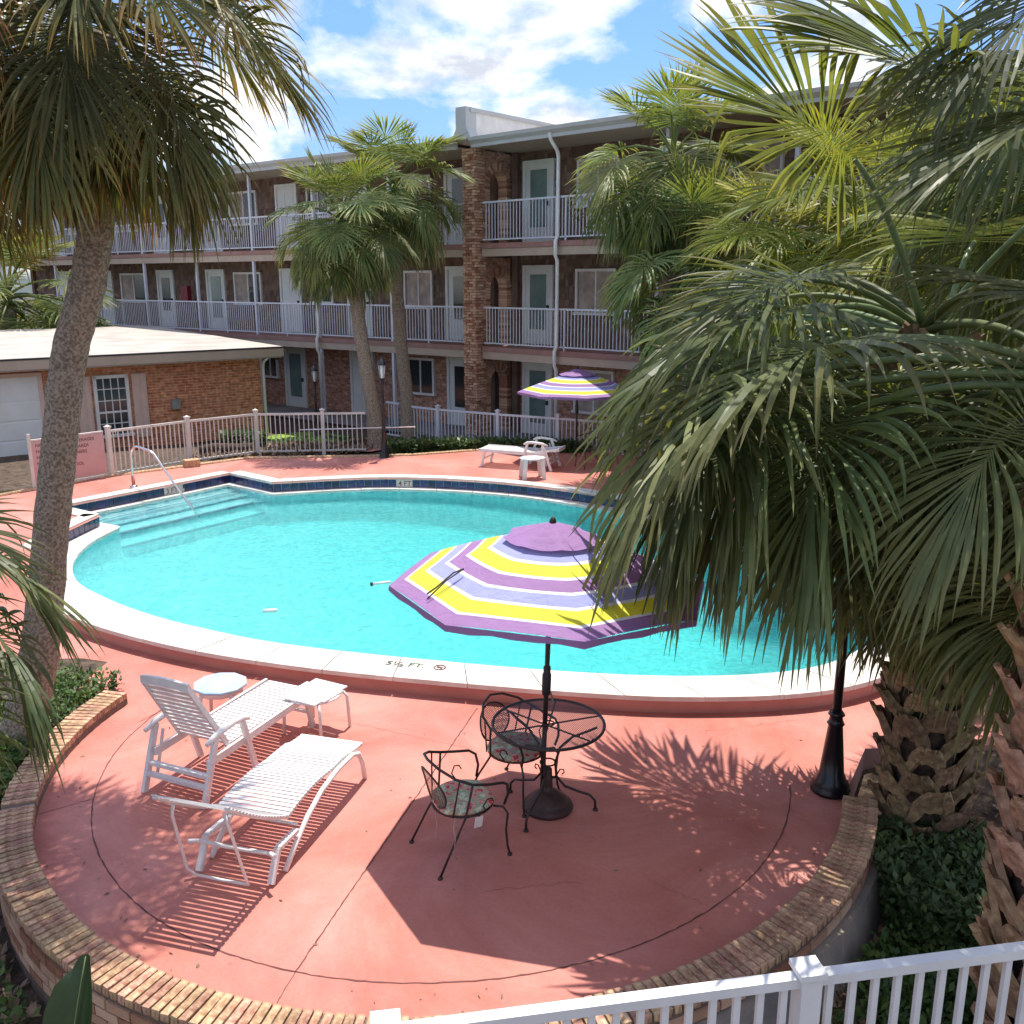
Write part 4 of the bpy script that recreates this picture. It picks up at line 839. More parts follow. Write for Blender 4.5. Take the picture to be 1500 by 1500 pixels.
LIB['B']=library(M['frB'],2,.5,66,steps=8,wf=.42)
LIB['C']=library(M['frC'],3,.6,46,steps=6,wf=.44)
LIB['Y']=library(M['frY'],4,.5,54,steps=6,wf=.42)
rD=random.Random(9)
DEAD=[frond_mesh('dead_frond',rD,M['frD'],elev=-55+rD.uniform(-8,8),plen=.7,bend=22,L=.9,droop=1.2,nseg=26,tipb=0,bdroop=8,cup=-.3,A=80,wf=.5,steps=4) for _ in range(3)]
def crown(t,c,lib,n,sc,seed,elmin=-60,elmax=85,az0=0,az1=360,dead=0,zs=1.0):
    rnd=random.Random(seed)
    for i in range(n):
        u=(i+.5)/n; el=elmax-(elmax-elmin)*(u**0.85)
        az=(i*137.508+rnd.uniform(-12,12))%360
        if not(az0<=az<=az1): az=az0+(az-az0)%(az1-az0)
        cand=sorted(lib,key=lambda q:abs(q[0]-el))[:3]; me=rnd.choice(cand)[1]
        o=put('frond',me,t,(c[0],c[1],c[2]-0.35*u*sc),R(az)); s=sc*rnd.uniform(.88,1.12); o.scale=(s,s,s*zs); o.rotation_euler=(rnd.uniform(-.1,.1),rnd.uniform(-.12,.12),R(az))
    for i in range(dead):
        o=put('dead_frond',rnd.choice(DEAD),t,(c[0],c[1],c[2]-.45*sc),R(rnd.uniform(0,360))); s=sc*rnd.uniform(.7,1.0); o.scale=(s,s,s); o['label']='dry brown dead frond'
def trunk_mesh(path,rad,sides=18,sub=5,mm=None,rough=0.03,ringy=0.012):
    P3=[Vector(p) for p in path]; pts=[];rs=[]
    for i in range(len(P3)-1):
        a=P3[max(i-1,0)];b_=P3[i];c=P3[i+1];d=P3[min(i+2,len(P3)-1)]
        for k in range(sub*2):
            t=k/(sub*2); pts.append(0.5*((2*b_)+(-a+c)*t+(2*a-5*b_+4*c-d)*t*t+(-a+3*b_-3*c+d)*t**3)); rs.append(rad[i]+(rad[i+1]-rad[i])*t)
    pts.append(P3[-1]); rs.append(rad[-1])
    b=MB(); b.tube(pts,rs,sides)
    for i,v in enumerate(b.v):
        q=Vector(v); r=i//sides
        c=pts[min(r,len(pts)-1)]; d=(q-c); k=noise.noise(q*5)*rough/0.4+noise.noise(q*24)*0.07+ringy*math.sin(r*2.1)*2
        b.v[i]=tuple(c+d*(1+k))
    return b.mesh('trunk',mm or M['trunk'])
def palm(label,base,path,rad,group='cabbage palms',rough=.03):
    t=thing('palm_tree',label,'palm tree',base,0,group); o=Vector(base)
    put('trunk',trunk_mesh([Vector(p)-o for p in path],rad,rough=rough),t); return t
def rel(t,p): return Vector(p)-t.location
# A: leaning palm on the left
tA=palm('tall leaning palm with pitted grey trunk and orange tipped fronds left of the pool',(-4.72,8.24,-.45),[(-4.74,8.24,-.5),(-4.68,8.24,.1),(-4.4,8.24,1.0),(-4.19,8.22,1.97),(-3.99,8.2,2.9),(-3.80,8.18,3.7),(-3.58,8.15,4.25),(-3.38,8.1,5.0),(-3.25,8.05,6.2)],[.25,.20,.168,.152,.145,.145,.145,.14,.13])
crown(tA,rel(tA,(-3.45,8.05,6.72)),LIB['A'],46,0.98,5,elmin=-66,dead=6)
# its neighbours at the top left
tA2=palm('dark palm standing behind the leaning palm at the top left corner',(-7.4,11.2,0),[(-7.4,11.2,0),(-7.1,11.2,2.5),(-6.6,11.2,5),(-6.3,11.2,6.6)],[.25,.2,.2,.18])
crown(tA2,rel(tA2,(-6.6,11.2,6.9)),LIB['A'],34,1.15,6,elmin=-65,dead=4)
# B: low palm at the left edge, mostly outside the frame
tB=palm('low dark green palm reaching in from the left edge before the leaning trunk',(-4.3,5.0,-.45),[(-4.4,5.0,-.45),(-4.1,4.9,1),(-3.85,4.75,2.6)],[.25,.24,.2])
crown(tB,rel(tB,(-3.80,4.72,2.95)),LIB['B'],24,0.84,8,elmin=-45,elmax=45)
# C, D: two spotted palms behind the pool
tC=palm('spotted trunk palm nearest the small black lamp post behind the pool',(-3.33,23.2,.28),[(-3.33,23.2,.2),(-3.45,23.3,1.3),(-3.68,23.4,2.9),(-3.85,23.5,4.3),(-4.0,23.5,5.0)],[.27,.18,.165,.16,.155])
crown(tC,rel(tC,(-4.1,23.5,5.85)),LIB['C'],46,0.98,12,elmin=-50,dead=4)
tD=palm('taller spotted palm whose crown shows against the sky left of the brick pillar',(-2.72,24.9,.15),[(-2.72,24.9,.1),(-2.8,25.1,1.3),(-2.95,25.3,2.9),(-3.0,25.4,4.5),(-2.8,25.4,6.1)],[.27,.18,.165,.16,.155])
crown(tD,rel(tD,(-3.0,25.4,6.75)),LIB['C'],44,1.03,13,elmin=-55,dead=4)
# far left small palm beyond the pool house
tL=palm('bushy palm beyond the white pool house roof at the left edge',(-17.5,33.0,.1),[(-17.5,33,0),(-17.4,33,1.6),(-17.3,33,3.4)],[.35,.3,.28])
crown(tL,rel(tL,(-17.2,33.0,4.0)),LIB['C'],40,1.75,15,elmin=-60,dead=3)
# E: palm before the right wing
tE=palm('palm with upright tufts against the clouds right of the downspout',(3.4,19.8,.3),[(3.4,19.8,.2),(3.3,19.8,2.5),(3.2,19.7,4.5),(3.15,19.6,6.3)],[.3,.24,.22,.2])
crown(tE,rel(tE,(3.15,19.6,6.75)),LIB['C'],44,1.08,17,elmin=-62,dead=6)
tE2=palm('shorter green palm filling in under the upright tufted crown',(3.7,18.2,.3),[(3.7,18.2,.2),(3.6,18.2,2.5),(3.6,18.2,4.3)],[.3,.24,.22])
crown(tE2,rel(tE2,(3.6,18.2,4.9)),LIB['C'],40,1.1,18,elmin=-66,dead=3)
# F: yellow green palms further right
for i,(lb,x,y,z,n_,s_) in enumerate([('yellow green palm left of centre in the sunlit right hand clump',4.9,16.4,4.4,40,1.1),('sunlit yellow green palm below the gutter end of the right wing',5.4,14.9,4.9,40,1.2),('tall yellow green palm behind the dark upright fan leaf',6.6,12.6,4.7,44,1.3),('yellow green palm at the right edge below the hanging dark leaves',7.2,10.2,4.6,44,1.3),('low sunlit palm beside the far right coping of the pool',6.5,11.2,3.4,40,1.1)]):
    t=palm(lb,(x,y,.2),[(x,y,-.2),(x+.05,y,z*.5),(x,y,z)],[.3,.24,.22])
    crown(t,(0,0,z+.35-.2),LIB['Y'],n_,s_,30+i,elmin=-60,dead=3)
t=palm('tall palm leaning in at the top right corner above the clump',(5.6,8.6,-.1),[(5.6,8.6,-.3),(5.5,8.5,3),(5.1,8.3,5.8)],[.26,.2,.18])
crown(t,rel(t,(5.05,8.3,6.2)),LIB['B'],36,1.25,61,elmin=-60,dead=4)
# boots
def boot_mesh(rnd,w=.15,h=.36,mm=None,r=.25):
    """old leaf base: a pointed tongue whose foot splits into two arms that wrap the trunk"""
    b=MB(); K=5
    for sgn in (-1,1):
        vs=[]
        for k in range(K+1):
            t=k/K; off=sgn*(w*(1-t)**0.9*0.95+.012); hw=.042+.012*math.sin(PI*t); z=h*t; out=.01+.10*t**1.6; th=.028+.014*t
            for dx,do in ((-hw,-.01),(-hw*.55,th),(hw*.55,th*.9),(hw,-.01)):
                a=(off+dx)/r; rr=r+out+do; vs.append((rr*math.cos(a)-r,rr*math.sin(a),z+dx*.3*sgn))
        b.add(vs,[(k*4+i,k*4+(i+1)%4,(k+1)*4+(i+1)%4,(k+1)*4+i) for k in range(K) for i in range(4)]+[(K*4,K*4+1,K*4+2,K*4+3)],False)
    vs=[]
    for k in range(4):
        t=k/3; ww=w*.62*(1-.55*t); z=h*(.42+.72*t); out=.035+.12*t**1.3
        for yy,do in ((-ww,0),(-ww*.5,.035),(0,.02),(ww*.5,.035),(ww,0),(0,-.02)): vs.append((out+do,yy,z+(0 if abs(yy)>.001 else -.02*t)))
    b.add(vs,[(k*6+i,k*6+(i+1)%6,(k+1)*6+(i+1)%6,(k+1)*6+i) for k in range(3) for i in range(6)]+[tuple(18+i for i in range(6))],False)
    for i,v in enumerate(b.v): b.v[i]=tuple(Vector(v)+Vector((rnd.uniform(-.005,.005),rnd.uniform(-.006,.006),rnd.uniform(-.010,.010))))
    return b.mesh('leaf_boot',mm)
rB=random.Random(3); BT=[boot_mesh(rB,rB.uniform(.13,.19),rB.uniform(.28,.40),M['boot']) for _ in range(5)]; BG=[boot_mesh(rB,rB.uniform(.12,.17),rB.uniform(.24,.36),M['bootg']) for _ in range(5)]
def boots(t,path,rad,lib,dz,seed,sc=1,a0=None):
    rnd=random.Random(seed); P3=[Vector(p) for p in path]; Ls=[0]
    for a,b_ in zip(P3[:-1],P3[1:]): Ls.append(Ls[-1]+(b_-a).length)
    s=0.05;i=0
    while s<Ls[-1]:
        k=max(j for j in range(len(Ls)) if Ls[j]<=s); k=min(k,len(P3)-2); f=(s-Ls[k])/(Ls[k+1]-Ls[k]); c=P3[k].lerp(P3[k+1],f); r=rad[k]+(rad[k+1]-rad[k])*f
        az=R(i*137.508+rnd.uniform(-8,8)); d=Vector((math.cos(az),math.sin(az),0))
        o=put('leaf_boot',rnd.choice(lib),t,c+d*(r+.0),az); q=sc*rnd.uniform(.85,1.2); o.scale=(q,q,q); o.rotation_euler=(rnd.uniform(-.1,.1),rnd.uniform(-.05,.06),az)
        s+=dz;i+=1
pG=[(3.43,7.02,-.5),(3.36,7.0,.6),(3.26,6.98,1.8),(3.16,6.96,2.9),(3.0,6.9,3.7)]
tG=palm('stout palm with grey brown leaf boots just right of the near black lamp post',(3.43,7.02,-.45),pG,[.26,.25,.24,.24,.22])
tG.children[0].data.materials[0]=M['trunkd']; boots(tG,[rel(tG,p) for p in pG],[.26,.25,.24,.24,.22],BG,.034,1,.92)
crown(tG,rel(tG,(2.95,6.9,4.0)),LIB['B'],30,1.15,41,elmin=-75,elmax=50,az0=60,az1=300)
pH=[(3.22,4.75,-.5),(3.16,4.72,.7),(3.10,4.70,1.9),(3.08,4.7,3.0),(3.1,4.7,3.5)]
tH=palm('nearest palm with large tan crisscross leaf boots at the right edge',(3.22,4.75,-.45),pH,[.24,.25,.25,.25,.22])
tH.children[0].data.materials[0]=M['trunkd']; boots(tH,[rel(tH,p) for p in pH],[.25,.26,.26,.26,.23],BT,.036,2,1.05)
crown(tH,rel(tH,(3.0,4.75,3.75)),LIB['B'],22,1.0,43,elmin=-60,elmax=70,az0=-60,az1=130)
# hero leaves: (tree, petiole base, hub target, blade azimuth, blade elev, length, droop, nseg, A, roll)
def hero(t,base,hub,az,el,L,droop,nseg=68,A=112,roll=0,seed=0,mm='frB',bd=35,tip=.4,wf=.50,bow=0.25,cup=.1):
    rnd=random.Random(seed*7+1); me=frond_mesh('frond',rnd,M[mm],elev=el,plen=0.001,bend=0,L=L,droop=droop,nseg=nseg,A=A,bdroop=bd,roll=roll,steps=9,tipb=tip,wf=wf,cup=cup)
    o=put('frond',me,t,rel(t,hub),R(az))
    a=Vector(base);b_=Vector(hub); m=(a+b_)/2+Vector((0,0,bow)); pts=[a*(1-u)**2+m*2*u*(1-u)+b_*u*u for u in [i/8 for i in range(9)]]
    inv=Matrix.Rotation(-R(az),3,'Z'); b=MB(); b.tube([inv@(p-b_) for p in pts],[.030-.012*i/8 for i in range(9)],6); b.obj('petiole',M['vein'],o)
    return o
# reaching left over the patio and pool from the two right hand crowns
hero(tH,(3.1,4.8,3.7),(2.0,5.4,3.98),178,5,1.55,.85,seed=1,bd=50,A=120)
hero(tG,(2.95,6.9,3.9),(2.0,6.4,4.10),172,10,1.65,.85,seed=2,bd=50)
hero(tG,(2.95,6.9,3.9),(1.75,6.9,3.75),188,-15,1.5,1.0,seed=3,bd=45)
hero(tG,(2.95,6.9,3.9),(2.3,8.5,4.0),165,5,1.6,.8,seed=4,bd=50)
hero(tG,(2.95,6.9,3.8),(2.2,6.5,3.5),200,-40,1.45,1.0,seed=5,bd=40)
hero(tG,(2.95,6.9,3.8),(2.55,6.3,3.6),212,-50,1.15,1.0,seed=6,bd=30)
hero(tG,(2.95,6.9,3.8),(1.5,6.3,3.78),182,-30,1.8,.55,seed=21,bd=40)
hero(tG,(2.95,6.9,3.8),(1.7,6.6,3.62),184,-42,1.75,.5,seed=22,bd=40)
hero(tH,(3.1,4.8,3.7),(2.0,5.6,3.55),188,-50,1.55,.5,seed=23,bd=40)
hero(tG,(2.95,6.9,3.9),(1.9,8.7,3.9),175,-10,1.5,.8,seed=25,bd=45)
hero(tG,(2.95,6.9,4.0),(2.3,6.7,5.1),165,40,1.35,.10,seed=7,bd=10,A=125,roll=25,cup=.05)
hero(tH,(3.1,4.8,3.8),(2.55,4.6,3.66),188,-28,1.15,.9,seed=8,bd=40,A=115)
hero(tH,(3.1,4.8,3.8),(2.9,4.2,3.6),205,-45,1.0,.9,seed=9,bd=30)
hero(tH,(3.1,4.8,3.9),(2.75,4.7,5.1),190,0,1.1,.45,seed=10,bd=30)
hero(tH,(3.1,4.8,3.9),(3.0,5.2,5.3),150,20,1.1,.45,seed=11,bd=30)
hero(tG,(3.1,6.9,3.9),(3.5,7.4,4.6),60,30,1.3,.5,seed=12,bd=30,mm='frY')
hero(tH,(3.1,4.8,3.8),(1.7,5.9,3.72),186,-52,1.6,.4,seed=31,bd=35)
hero(tG,(2.95,6.9,3.8),(1.4,6.15,3.62),183,-48,1.5,.5,seed=32,bd=35)
hero(tH,(3.1,4.8,3.9),(2.5,5.4,5.25),160,35,1.25,.3,seed=33,bd=15,A=118)
hero(tH,(3.1,4.8,3.9),(2.9,5.8,5.9),120,45,1.2,.4,seed=34,bd=15,A=118)
hero(tH,(3.1,4.8,3.9),(2.75,5.0,5.75),200,-20,1.1,.9,seed=35,bd=25)
hero(tG,(3.0,6.9,3.9),(3.6,6.2,4.9),-30,30,1.2,.5,seed=36,bd=25)
hero(tH,(3.1,4.8,3.8),(1.50,5.95,3.52),186,-58,1.35,.4,seed=41,bd=30)
hero(tG,(2.95,6.9,3.8),(1.32,6.15,3.42),184,-58,1.3,.5,seed=42,bd=30)
# ---------------- loungers ----------------
def lounger_bow(loc,rz,label):
    t=thing('chaise_lounge',label,'lounger',loc,rz,'white pool loungers')
    W_=0.60; Ls=1.32
    def zc(x): return 0.40+0.035*math.sin(PI*min(1,max(0,x/0.75)))-0.10*sstep(.85,1.32,x)*0.6
    for s in (-1,1):
        y=s*(W_/2-.02)
        MB().tube([(x,y,zc(x)-.018) for x in [Ls*i/14 for i in range(15)]],0.016,6).obj('seat_rail',M['white'],t)
        MB().tube([(-.12,y+s*.035,0.01),(.05,y+s*.035,.13),(.25,y+s*.035,.245),(.5,y+s*.035,.33),(.8,y+s*.035,.365),(1.08,y+s*.035,.35),(1.2,y+s*.035,.30),(1.27,y+s*.035,.18),(1.31,y+s*.035,0.0)],0.022,8).obj('side_frame',M['white'],t)
        MB().bar((-.30,y+s*.02,0.02),(-.18,y+s*.02,.24),.05,.03).bar((-.18,y+s*.02,.24),(0.1,y+s*.02,.22),.05,.03).obj('rear_leg',M['white'],t)
    k=30
    slat=MB().box((0,0,0),(0.031,W_,0.008)).mesh('slat',M['white'])
    for i in range(k):
        x=0.02+(Ls-.03)*i/(k-1); o=put('slat',slat,t,(x,0,zc(x))); o.rotation_euler=(0,-math.atan((zc(x+.01)-zc(x-.01))/.02),0)
    for x,z in ((.12,.26),(.9,.345)): MB().tube([(x,-W_/2,z),(x,W_/2,z)],0.014,6).obj('cross_bar',M['white'],t)
    # back
    bk=put('backrest',None,t,(0,0,.40)); ph=R(34); n=19; Lb=.90
    fr=MB()
    for s in (-1,1): fr.tube([(-Lb*math.cos(ph)*u,s*(W_/2-.02),Lb*math.sin(ph)*u-.012-.03*math.sin(PI*u)) for u in [j/8 for j in range(9)]],0.016,6)
    bk.data=None; fr.obj('back_rail',M['white'],bk)['kind']='stuff'
    for i in range(n):
        u=(i+.7)/n; o=put('slat',slat,bk,(-Lb*math.cos(ph)*u,0,Lb*math.sin(ph)*u-.03*math.sin(PI*u))); o.rotation_euler=(0,ph,0)
    MB().tube([(-.66,.2,.80),(-.65,.22,.70),(-.52,.24,.20),(-.46,.22,.11),(-.44,0,.09),(-.46,-.22,.11),(-.52,-.24,.20),(-.65,-.22,.70),(-.66,-.2,.80)],0.012,6).obj('back_prop',M['white'],t)
    MB().tube([(-.32,.36,.27),(-.28,.30,.26),(-.24,.1,.225),(-.24,-.1,.225),(-.28,-.30,.26),(-.32,-.36,.27)],0.018,6).obj('rear_stretcher',M['white'],t)
    return t
def lounger_arm(loc,rz,label,el=64,Lb=.82):
    t=thing('chaise_lounge',label,'lounger',loc,rz,'white pool loungers'); W_=0.58; Ls=1.25
    slat=MB().box((0,0,0),(0.041,W_-.06,0.010)).mesh('slat',M['white']); k=22
    for i in range(k): put('slat',slat,t,(0.03+(Ls-.05)*i/(k-1),0,.375))
    for s in (-1,1):
        y=s*W_/2; MB().bar((-.30,y,.335),(Ls,y,.36),.028,.07).obj('side_rail',M['white'],t)
        MB().bar((-.42,y+s*.04,0),(-.22,y+s*.04,.56),.035,.055,(1,0,0)).obj('rear_leg',M['white'],t)
        MB().bar((.28,y+s*.03,.0),(.12,y+s*.04,.56),.035,.05,(1,0,0)).obj('middle_leg',M['white'],t)
        MB().bar((Ls-.06,y,0),(Ls-.14,y,.34),.035,.05,(1,0,0)).obj('front_leg',M['white'],t)
        MB().tube([(-.34,y+s*.045,.54),(-.22,y+s*.045,.58),(0,y+s*.045,.60),(.12,y+s*.045,.59),(.20,y+s*.045,.55)],[.02,.028,.03,.028,.018],8).obj('armrest',M['white'],t)
        MB().bar((-.30,y+s*.0,.10),(-.18,y,.50),.02,.02).obj('back_prop',M['white'],t)
    for x,z in ((-.37,.16),(-.34,.25)): MB().bar((x,-W_/2-.03,z),(x,W_/2+.03,z),.05,.03).obj('cross_bar',M['white'],t)
    MB().bar((Ls-.10,-W_/2,.18),(Ls-.10,W_/2,.18),.03,.03).obj('cross_bar',M['white'],t)
    ph=R(el); bk=put('backrest',None,t,(0,0,.37)); n=13
    for i in range(n):
        u=(i+.6)/n; m=MB().box((0,0,0),(0.045,W_-.06-.10*max(0,u-.75)/.25*.5,0.010)) if i>9 else None
        o=put('slat',(m.mesh('slat',M['white']) if m else slat),bk,(-Lb*math.cos(ph)*u-.015*math.sin(PI*u),0,Lb*math.sin(ph)*u)); o.rotation_euler=(0,ph,0)
    for s in (-1,1): MB().bar((0,s*(W_/2-.03),0),(-Lb*math.cos(ph),s*(W_/2-.05),Lb*math.sin(ph)),.028,.045).obj('back_rail',M['white'],bk)
    ar=MB(); pts=[(-Lb*math.cos(ph)*(1+.035*math.sin(PI*u)),(-.5+u)*(W_-.08),Lb*math.sin(ph)*(1+.035*math.sin(PI*u))) for u in [j/10 for j in range(11)]]
    for a,b_ in zip(pts[:-1],pts[1:]): ar.bar(a,b_,.03,.07,(0,0,1))
    ar.obj('top_rail',M['white'],bk)
    return t
lounger_bow((-1.97,6.42,0),math.atan2(1.20,.34),'front white slatted lounger with bowed side frame and low reclined back')
lounger_arm((-2.72,7.62,0),math.atan2(1.06,.46),'white slatted lounger with armrests and steep upright back behind the reclined one',60,.80)
lounger_arm((0.55,20.15,.38),math.atan2(.62,-1.75),'small distant white lounger lying flat on the deck behind the pool',8,.55)
def strap_table(loc,rz,label,w=.46,d=.44,h=.42,sc=1,grp='white side tables'):
    t=thing('side_table',label,'side table',loc,rz,grp)
    for i in range(5): MB().box((0,-d/2+.045+(d-.09)*i/4,h),(w*(1 if 0<i<4 else .86),d/5-.008,.014)).obj('slat',M['white'],t)
    MB().tube([(w/2*math.cos(a)*(1.05 if abs(math.cos(a))>.5 else 1),d/2*math.sin(a),h-.02) for a in [2*PI*k/16 for k in range(16)]],.013,6,closed=True).obj('table_rim',M['white'],t)
    for sx in (-1,1):
        for sy in (-1,1): MB().tube([(sx*(w/2-.05),sy*(d/2-.07),h-.01),(sx*(w/2-.01),sy*(d/2-.04),h-.08),(sx*(w/2+.0),sy*(d/2-.03),0)],.016,6).obj('leg',M['white'],t)
    return t
strap_table((-1.92,8.52,0),R(-28),'white slatted square side table between the feet of the two loungers',.46,.50,.41)
def round_table(loc,rz,label):
    t=thing('side_table',label,'side table',loc,rz,'white side tables')
    MB().lathe([(0,.37),(.235,.37),(.265,.38),(.27,.40),(.255,.41),(.24,.404),(0,.404)],10).obj('table_top',M['mower'],t)
    for k in range(4):
        a=2*PI*(k+.5)/4; MB().tube([(.16*math.cos(a),.16*math.sin(a),.38),(.22*math.cos(a),.22*math.sin(a),.30),(.24*math.cos(a),.24*math.sin(a),0)],[.03,.022,.018],6).obj('leg',M['white'],t)
    MB().lathe([(.22,.37),(.22,.32),(.20,.32)],10).obj('apron',M['white'],t)
    return t
round_table((-2.92,8.75,0),0,'round glossy pale blue topped plastic table behind the upright lounger')
def step_table(loc,rz,label):
    t=thing('side_table',label,'side table',loc,rz,'white side tables')
    MB().prism([(.26*math.cos(a)*1.05,.24*math.sin(a)) for a in [2*PI*(k+.5)/8 for k in range(8)]],.40,.43).obj('table_top',M['whitep'],t)
    for sx in (-1,1):
        for sy in (-1,1): MB().bar((sx*.17,sy*.15,.40),(sx*.21,sy*.19,0),.08,.03,(0,1,0)).obj('leg',M['white'],t)
    return t
step_table((0.42,19.0,.38),.2,'small white table on the far deck in front of the distant lounger')
# ---------------- umbrella with table ----------------
def umbrella(loc,rz,label,rad_,zr,za,tilt=(0,0),pole_to=0,vent=.33,scr=1,nm='umbrellas'):
    t=thing('patio_umbrella',label,'umbrella',loc,rz,'striped patio umbrellas')
    MB().tube([(0,0,0.05),(0,0,za)],.021,12).obj('pole',M['iron'],t)
    MB().lathe([(.019,1.02),(.034,1.03),(.038,1.08),(.038,1.2),(.03,1.22),(.03,1.27),(.021,1.28)],12).obj('tilt_joint',M['dark'],t)
    b=MB(); b.tube([(.03,0,1.06),(.05,-.01,1.0),(.055,-.03,.97)],.008,6); b.obj('crank',M['ebox'],t)
    c=MB(); n=8; band=[]; K=12; S_=6
    def zprof(u): return za-.03-(za-.03-zr)*(0.80*u+0.20*u*u)
    vs=[];idx={}
    for i in range(n*S_):
        a=2*PI*i/(n*S_); fr_=(i%S_)/S_; ch=math.cos(PI/n)/math.cos((fr_-.5)*2*PI/n)
        edge=1-4*(fr_-.5)**2
        for k in range(K+1):
            u=.24+(.76)*k/K; r=rad_*u*ch; z=zprof(u)-0.025*edge*u+0.012*edge*(u**4)*3
            vs.append((r*math.cos(a),r*math.sin(a),z)); band.append(u)
    N=n*S_
    c.add(vs,[(i*(K+1)+k,i*(K+1)+k+1,((i+1)%N)*(K+1)+k+1,((i+1)%N)*(K+1)+k) for i in range(N) for k in range(K)],True)
    c.at={'band':band}; cn=c.obj('canopy',M['stripe'],t)
    v=MB(); vs=[];bd=[]
    for i in range(N):
        a=2*PI*i/N; fr_=(i%S_)/S_; ch=math.cos(PI/n)/math.cos((fr_-.5)*2*PI/n); edge=1-4*(fr_-.5)**2
        for k in range(4):
            u=(.30*k/3)+.008; vs.append((rad_*u*ch*math.cos(a),rad_*u*ch*math.sin(a),zprof(u)+.045-.02*edge*u/.3)); bd.append(0.1)
    v.add(vs,[(i*4+k,i*4+k+1,((i+1)%N)*4+k+1,((i+1)%N)*4+k) for i in range(N) for k in range(3)],True); v.at={'band':bd}; v.obj('vent_cap',M['stripe'],t)
    v=MB(); vs=[]
    for i in range(N):
        a=2*PI*i/N; fr_=(i%S_)/S_; ch=math.cos(PI/n)/math.cos((fr_-.5)*2*PI/n)
        vs+=[(rad_*ch*math.cos(a),rad_*ch*math.sin(a),zr+.002),(rad_*ch*1.003*math.cos(a),rad_*ch*1.003*math.sin(a),zr-.045-.008*math.sin(i*2.3))]
    v.add(vs,[(2*i,2*i+1,2*((i+1)%N)+1,2*((i+1)%N)) for i in range(N)],True); v.at={'band':[.95]*len(vs)}; v.obj('valance',M['stripe'],t)
    for k in range(n):
        a=2*PI*k/n; ca,sa=math.cos(a),math.sin(a)
        r=MB(); r.tube([(rad_*u*ca,rad_*u*sa,zprof(u)-.018) for u in (.03,.25,.5,.75,.99)],.006,5); rb=r.obj('rib',M['iron'],t)
        MB().tube([(.03*ca,.03*sa,zprof(.5)-.16-(.1)),(rad_*.5*ca,rad_*.5*sa,zprof(.5)-.02)],.005,5).obj('strut',M['iron'],rb)
    MB().lathe([(0,za-.02),(.03,za),(.025,za+.03),(.012,za+.05),(0,za+.055)],10).obj('finial',M['iron'],t)
    return t
u=umbrella((.29,7.12,0),R(8),'large purple yellow and blue striped umbrella through the mesh table',1.27,1.98,2.47)
u.rotation_euler=(0,R(1.6),R(8)); u.location.x=.25; st=MB(); st.tube([(-.72,-.30,2.20),(-.80,-.34,2.185),(-.93,-.42,2.10),(-1.0,-.45,2.06)],.007,5); st.tube([(-.72,-.30,2.20),(-.85,-.40,2.15),(-1.0,-.50,2.04)],.006,5); st.obj('tie_strap',M['iron'],u)
ub=thing('umbrella_base','dark bronze domed umbrella base under the mesh table','umbrella base',(.30,7.12,0))
MB().lathe([(0,0),(.205,0),(.215,.02),(.205,.045),(.175,.055),(.165,.075),(.15,.10),(.085,.15),(.06,.165),(.045,.17),(.04,.22),(.034,.36),(.023,.37)],28).obj('base_dome',M['bronze'],ub)
MB().tube([(.03,0,.28),(.075,0,.285)],.012,8).obj('clamp_knob',M['iron'],ub)
umbrella((1.47,21.3,.38),R(5),'distant striped umbrella on the far deck before the ground floor door',1.36,1.52,2.02)
def disc_mesh(r,rings=6,n=40):
    vs=[(0,0,0)];fs=[]
    for k in range(1,rings+1): vs+=[(r*k/rings*math.cos(2*PI*i/n),r*k/rings*math.sin(2*PI*i/n),0) for i in range(n)]
    for i in range(n): fs.append((0,1+i,1+(i+1)%n))
    for k in range(rings-1): fs+=[(1+k*n+i,1+(k+1)*n+i,1+(k+1)*n+(i+1)%n,1+k*n+(i+1)%n) for i in range(n)]
    return vs,fs
tb=thing('patio_table','round black wrought iron mesh topped table pierced by the umbrella pole','table',(.30,7.12,0),R(0))
vs,fs=disc_mesh(.455); b=MB(); b.add([(x,y,.775) for x,y,z in vs[0:]],[f for f in fs[40:]]+[],False); o=b.obj('table_top',M['mesh'],tb)
uv=o.data.uv_layers.new(name='UVMap')
for l in o.data.loops: v=o.data.vertices[l.vertex_index].co; uv.data[l.index].uv=(v.x,v.y*0.55)
MB().tube([(.46*math.cos(2*PI*k/48),.46*math.sin(2*PI*k/48),.77) for k in range(48)],.013,8,closed=True).obj('table_rim',M['iron'],tb)
for k in range(3):
    a=R(20+60*k); MB().tube([(-.45*math.cos(a),-.45*math.sin(a),.762-.006*k),(.45*math.cos(a),.45*math.sin(a),.762-.006*k)],.008,6).obj('cross_brace',M['iron'],tb)
MB().tube([(.05*math.cos(2*PI*k/20),.05*math.sin(2*PI*k/20),.772) for k in range(20)],.007,6,closed=True).obj('hub_ring',M['iron'],tb)
for ang_ in (-8,118,243) if False else (-6,142,242):
    a=R(ang_); c_,s_=math.cos(a),math.sin(a); pr_=[(.40,.755),(.33,.72),(.20,.66),(.10,.56),(.06,.42),(.07,.30),(.14,.21),(.26,.165),(.35,.14),(.395,.09),(.40,.015)]
    lg=MB().tube([(r*c_,r*s_,z) for r,z in [p for q in [pr_] for p in q]],.011,8).obj('leg',M['iron'],tb)
    MB().lathe([(0,0),(.022,0),(.022,.012),(.01,.02),(0,.02)],10,(.40*c_,.40*s_,0)).obj('foot_pad',M['iron'],lg)
    MB().tube([(.07*c_,.07*s_,.30),(.10*c_,.10*s_,.36),(.13*c_,.13*s_,.36),(.135*c_,.135*s_,.33),(.115*c_,.115*s_,.32)],.006,6).obj('scroll',M['iron'],lg)
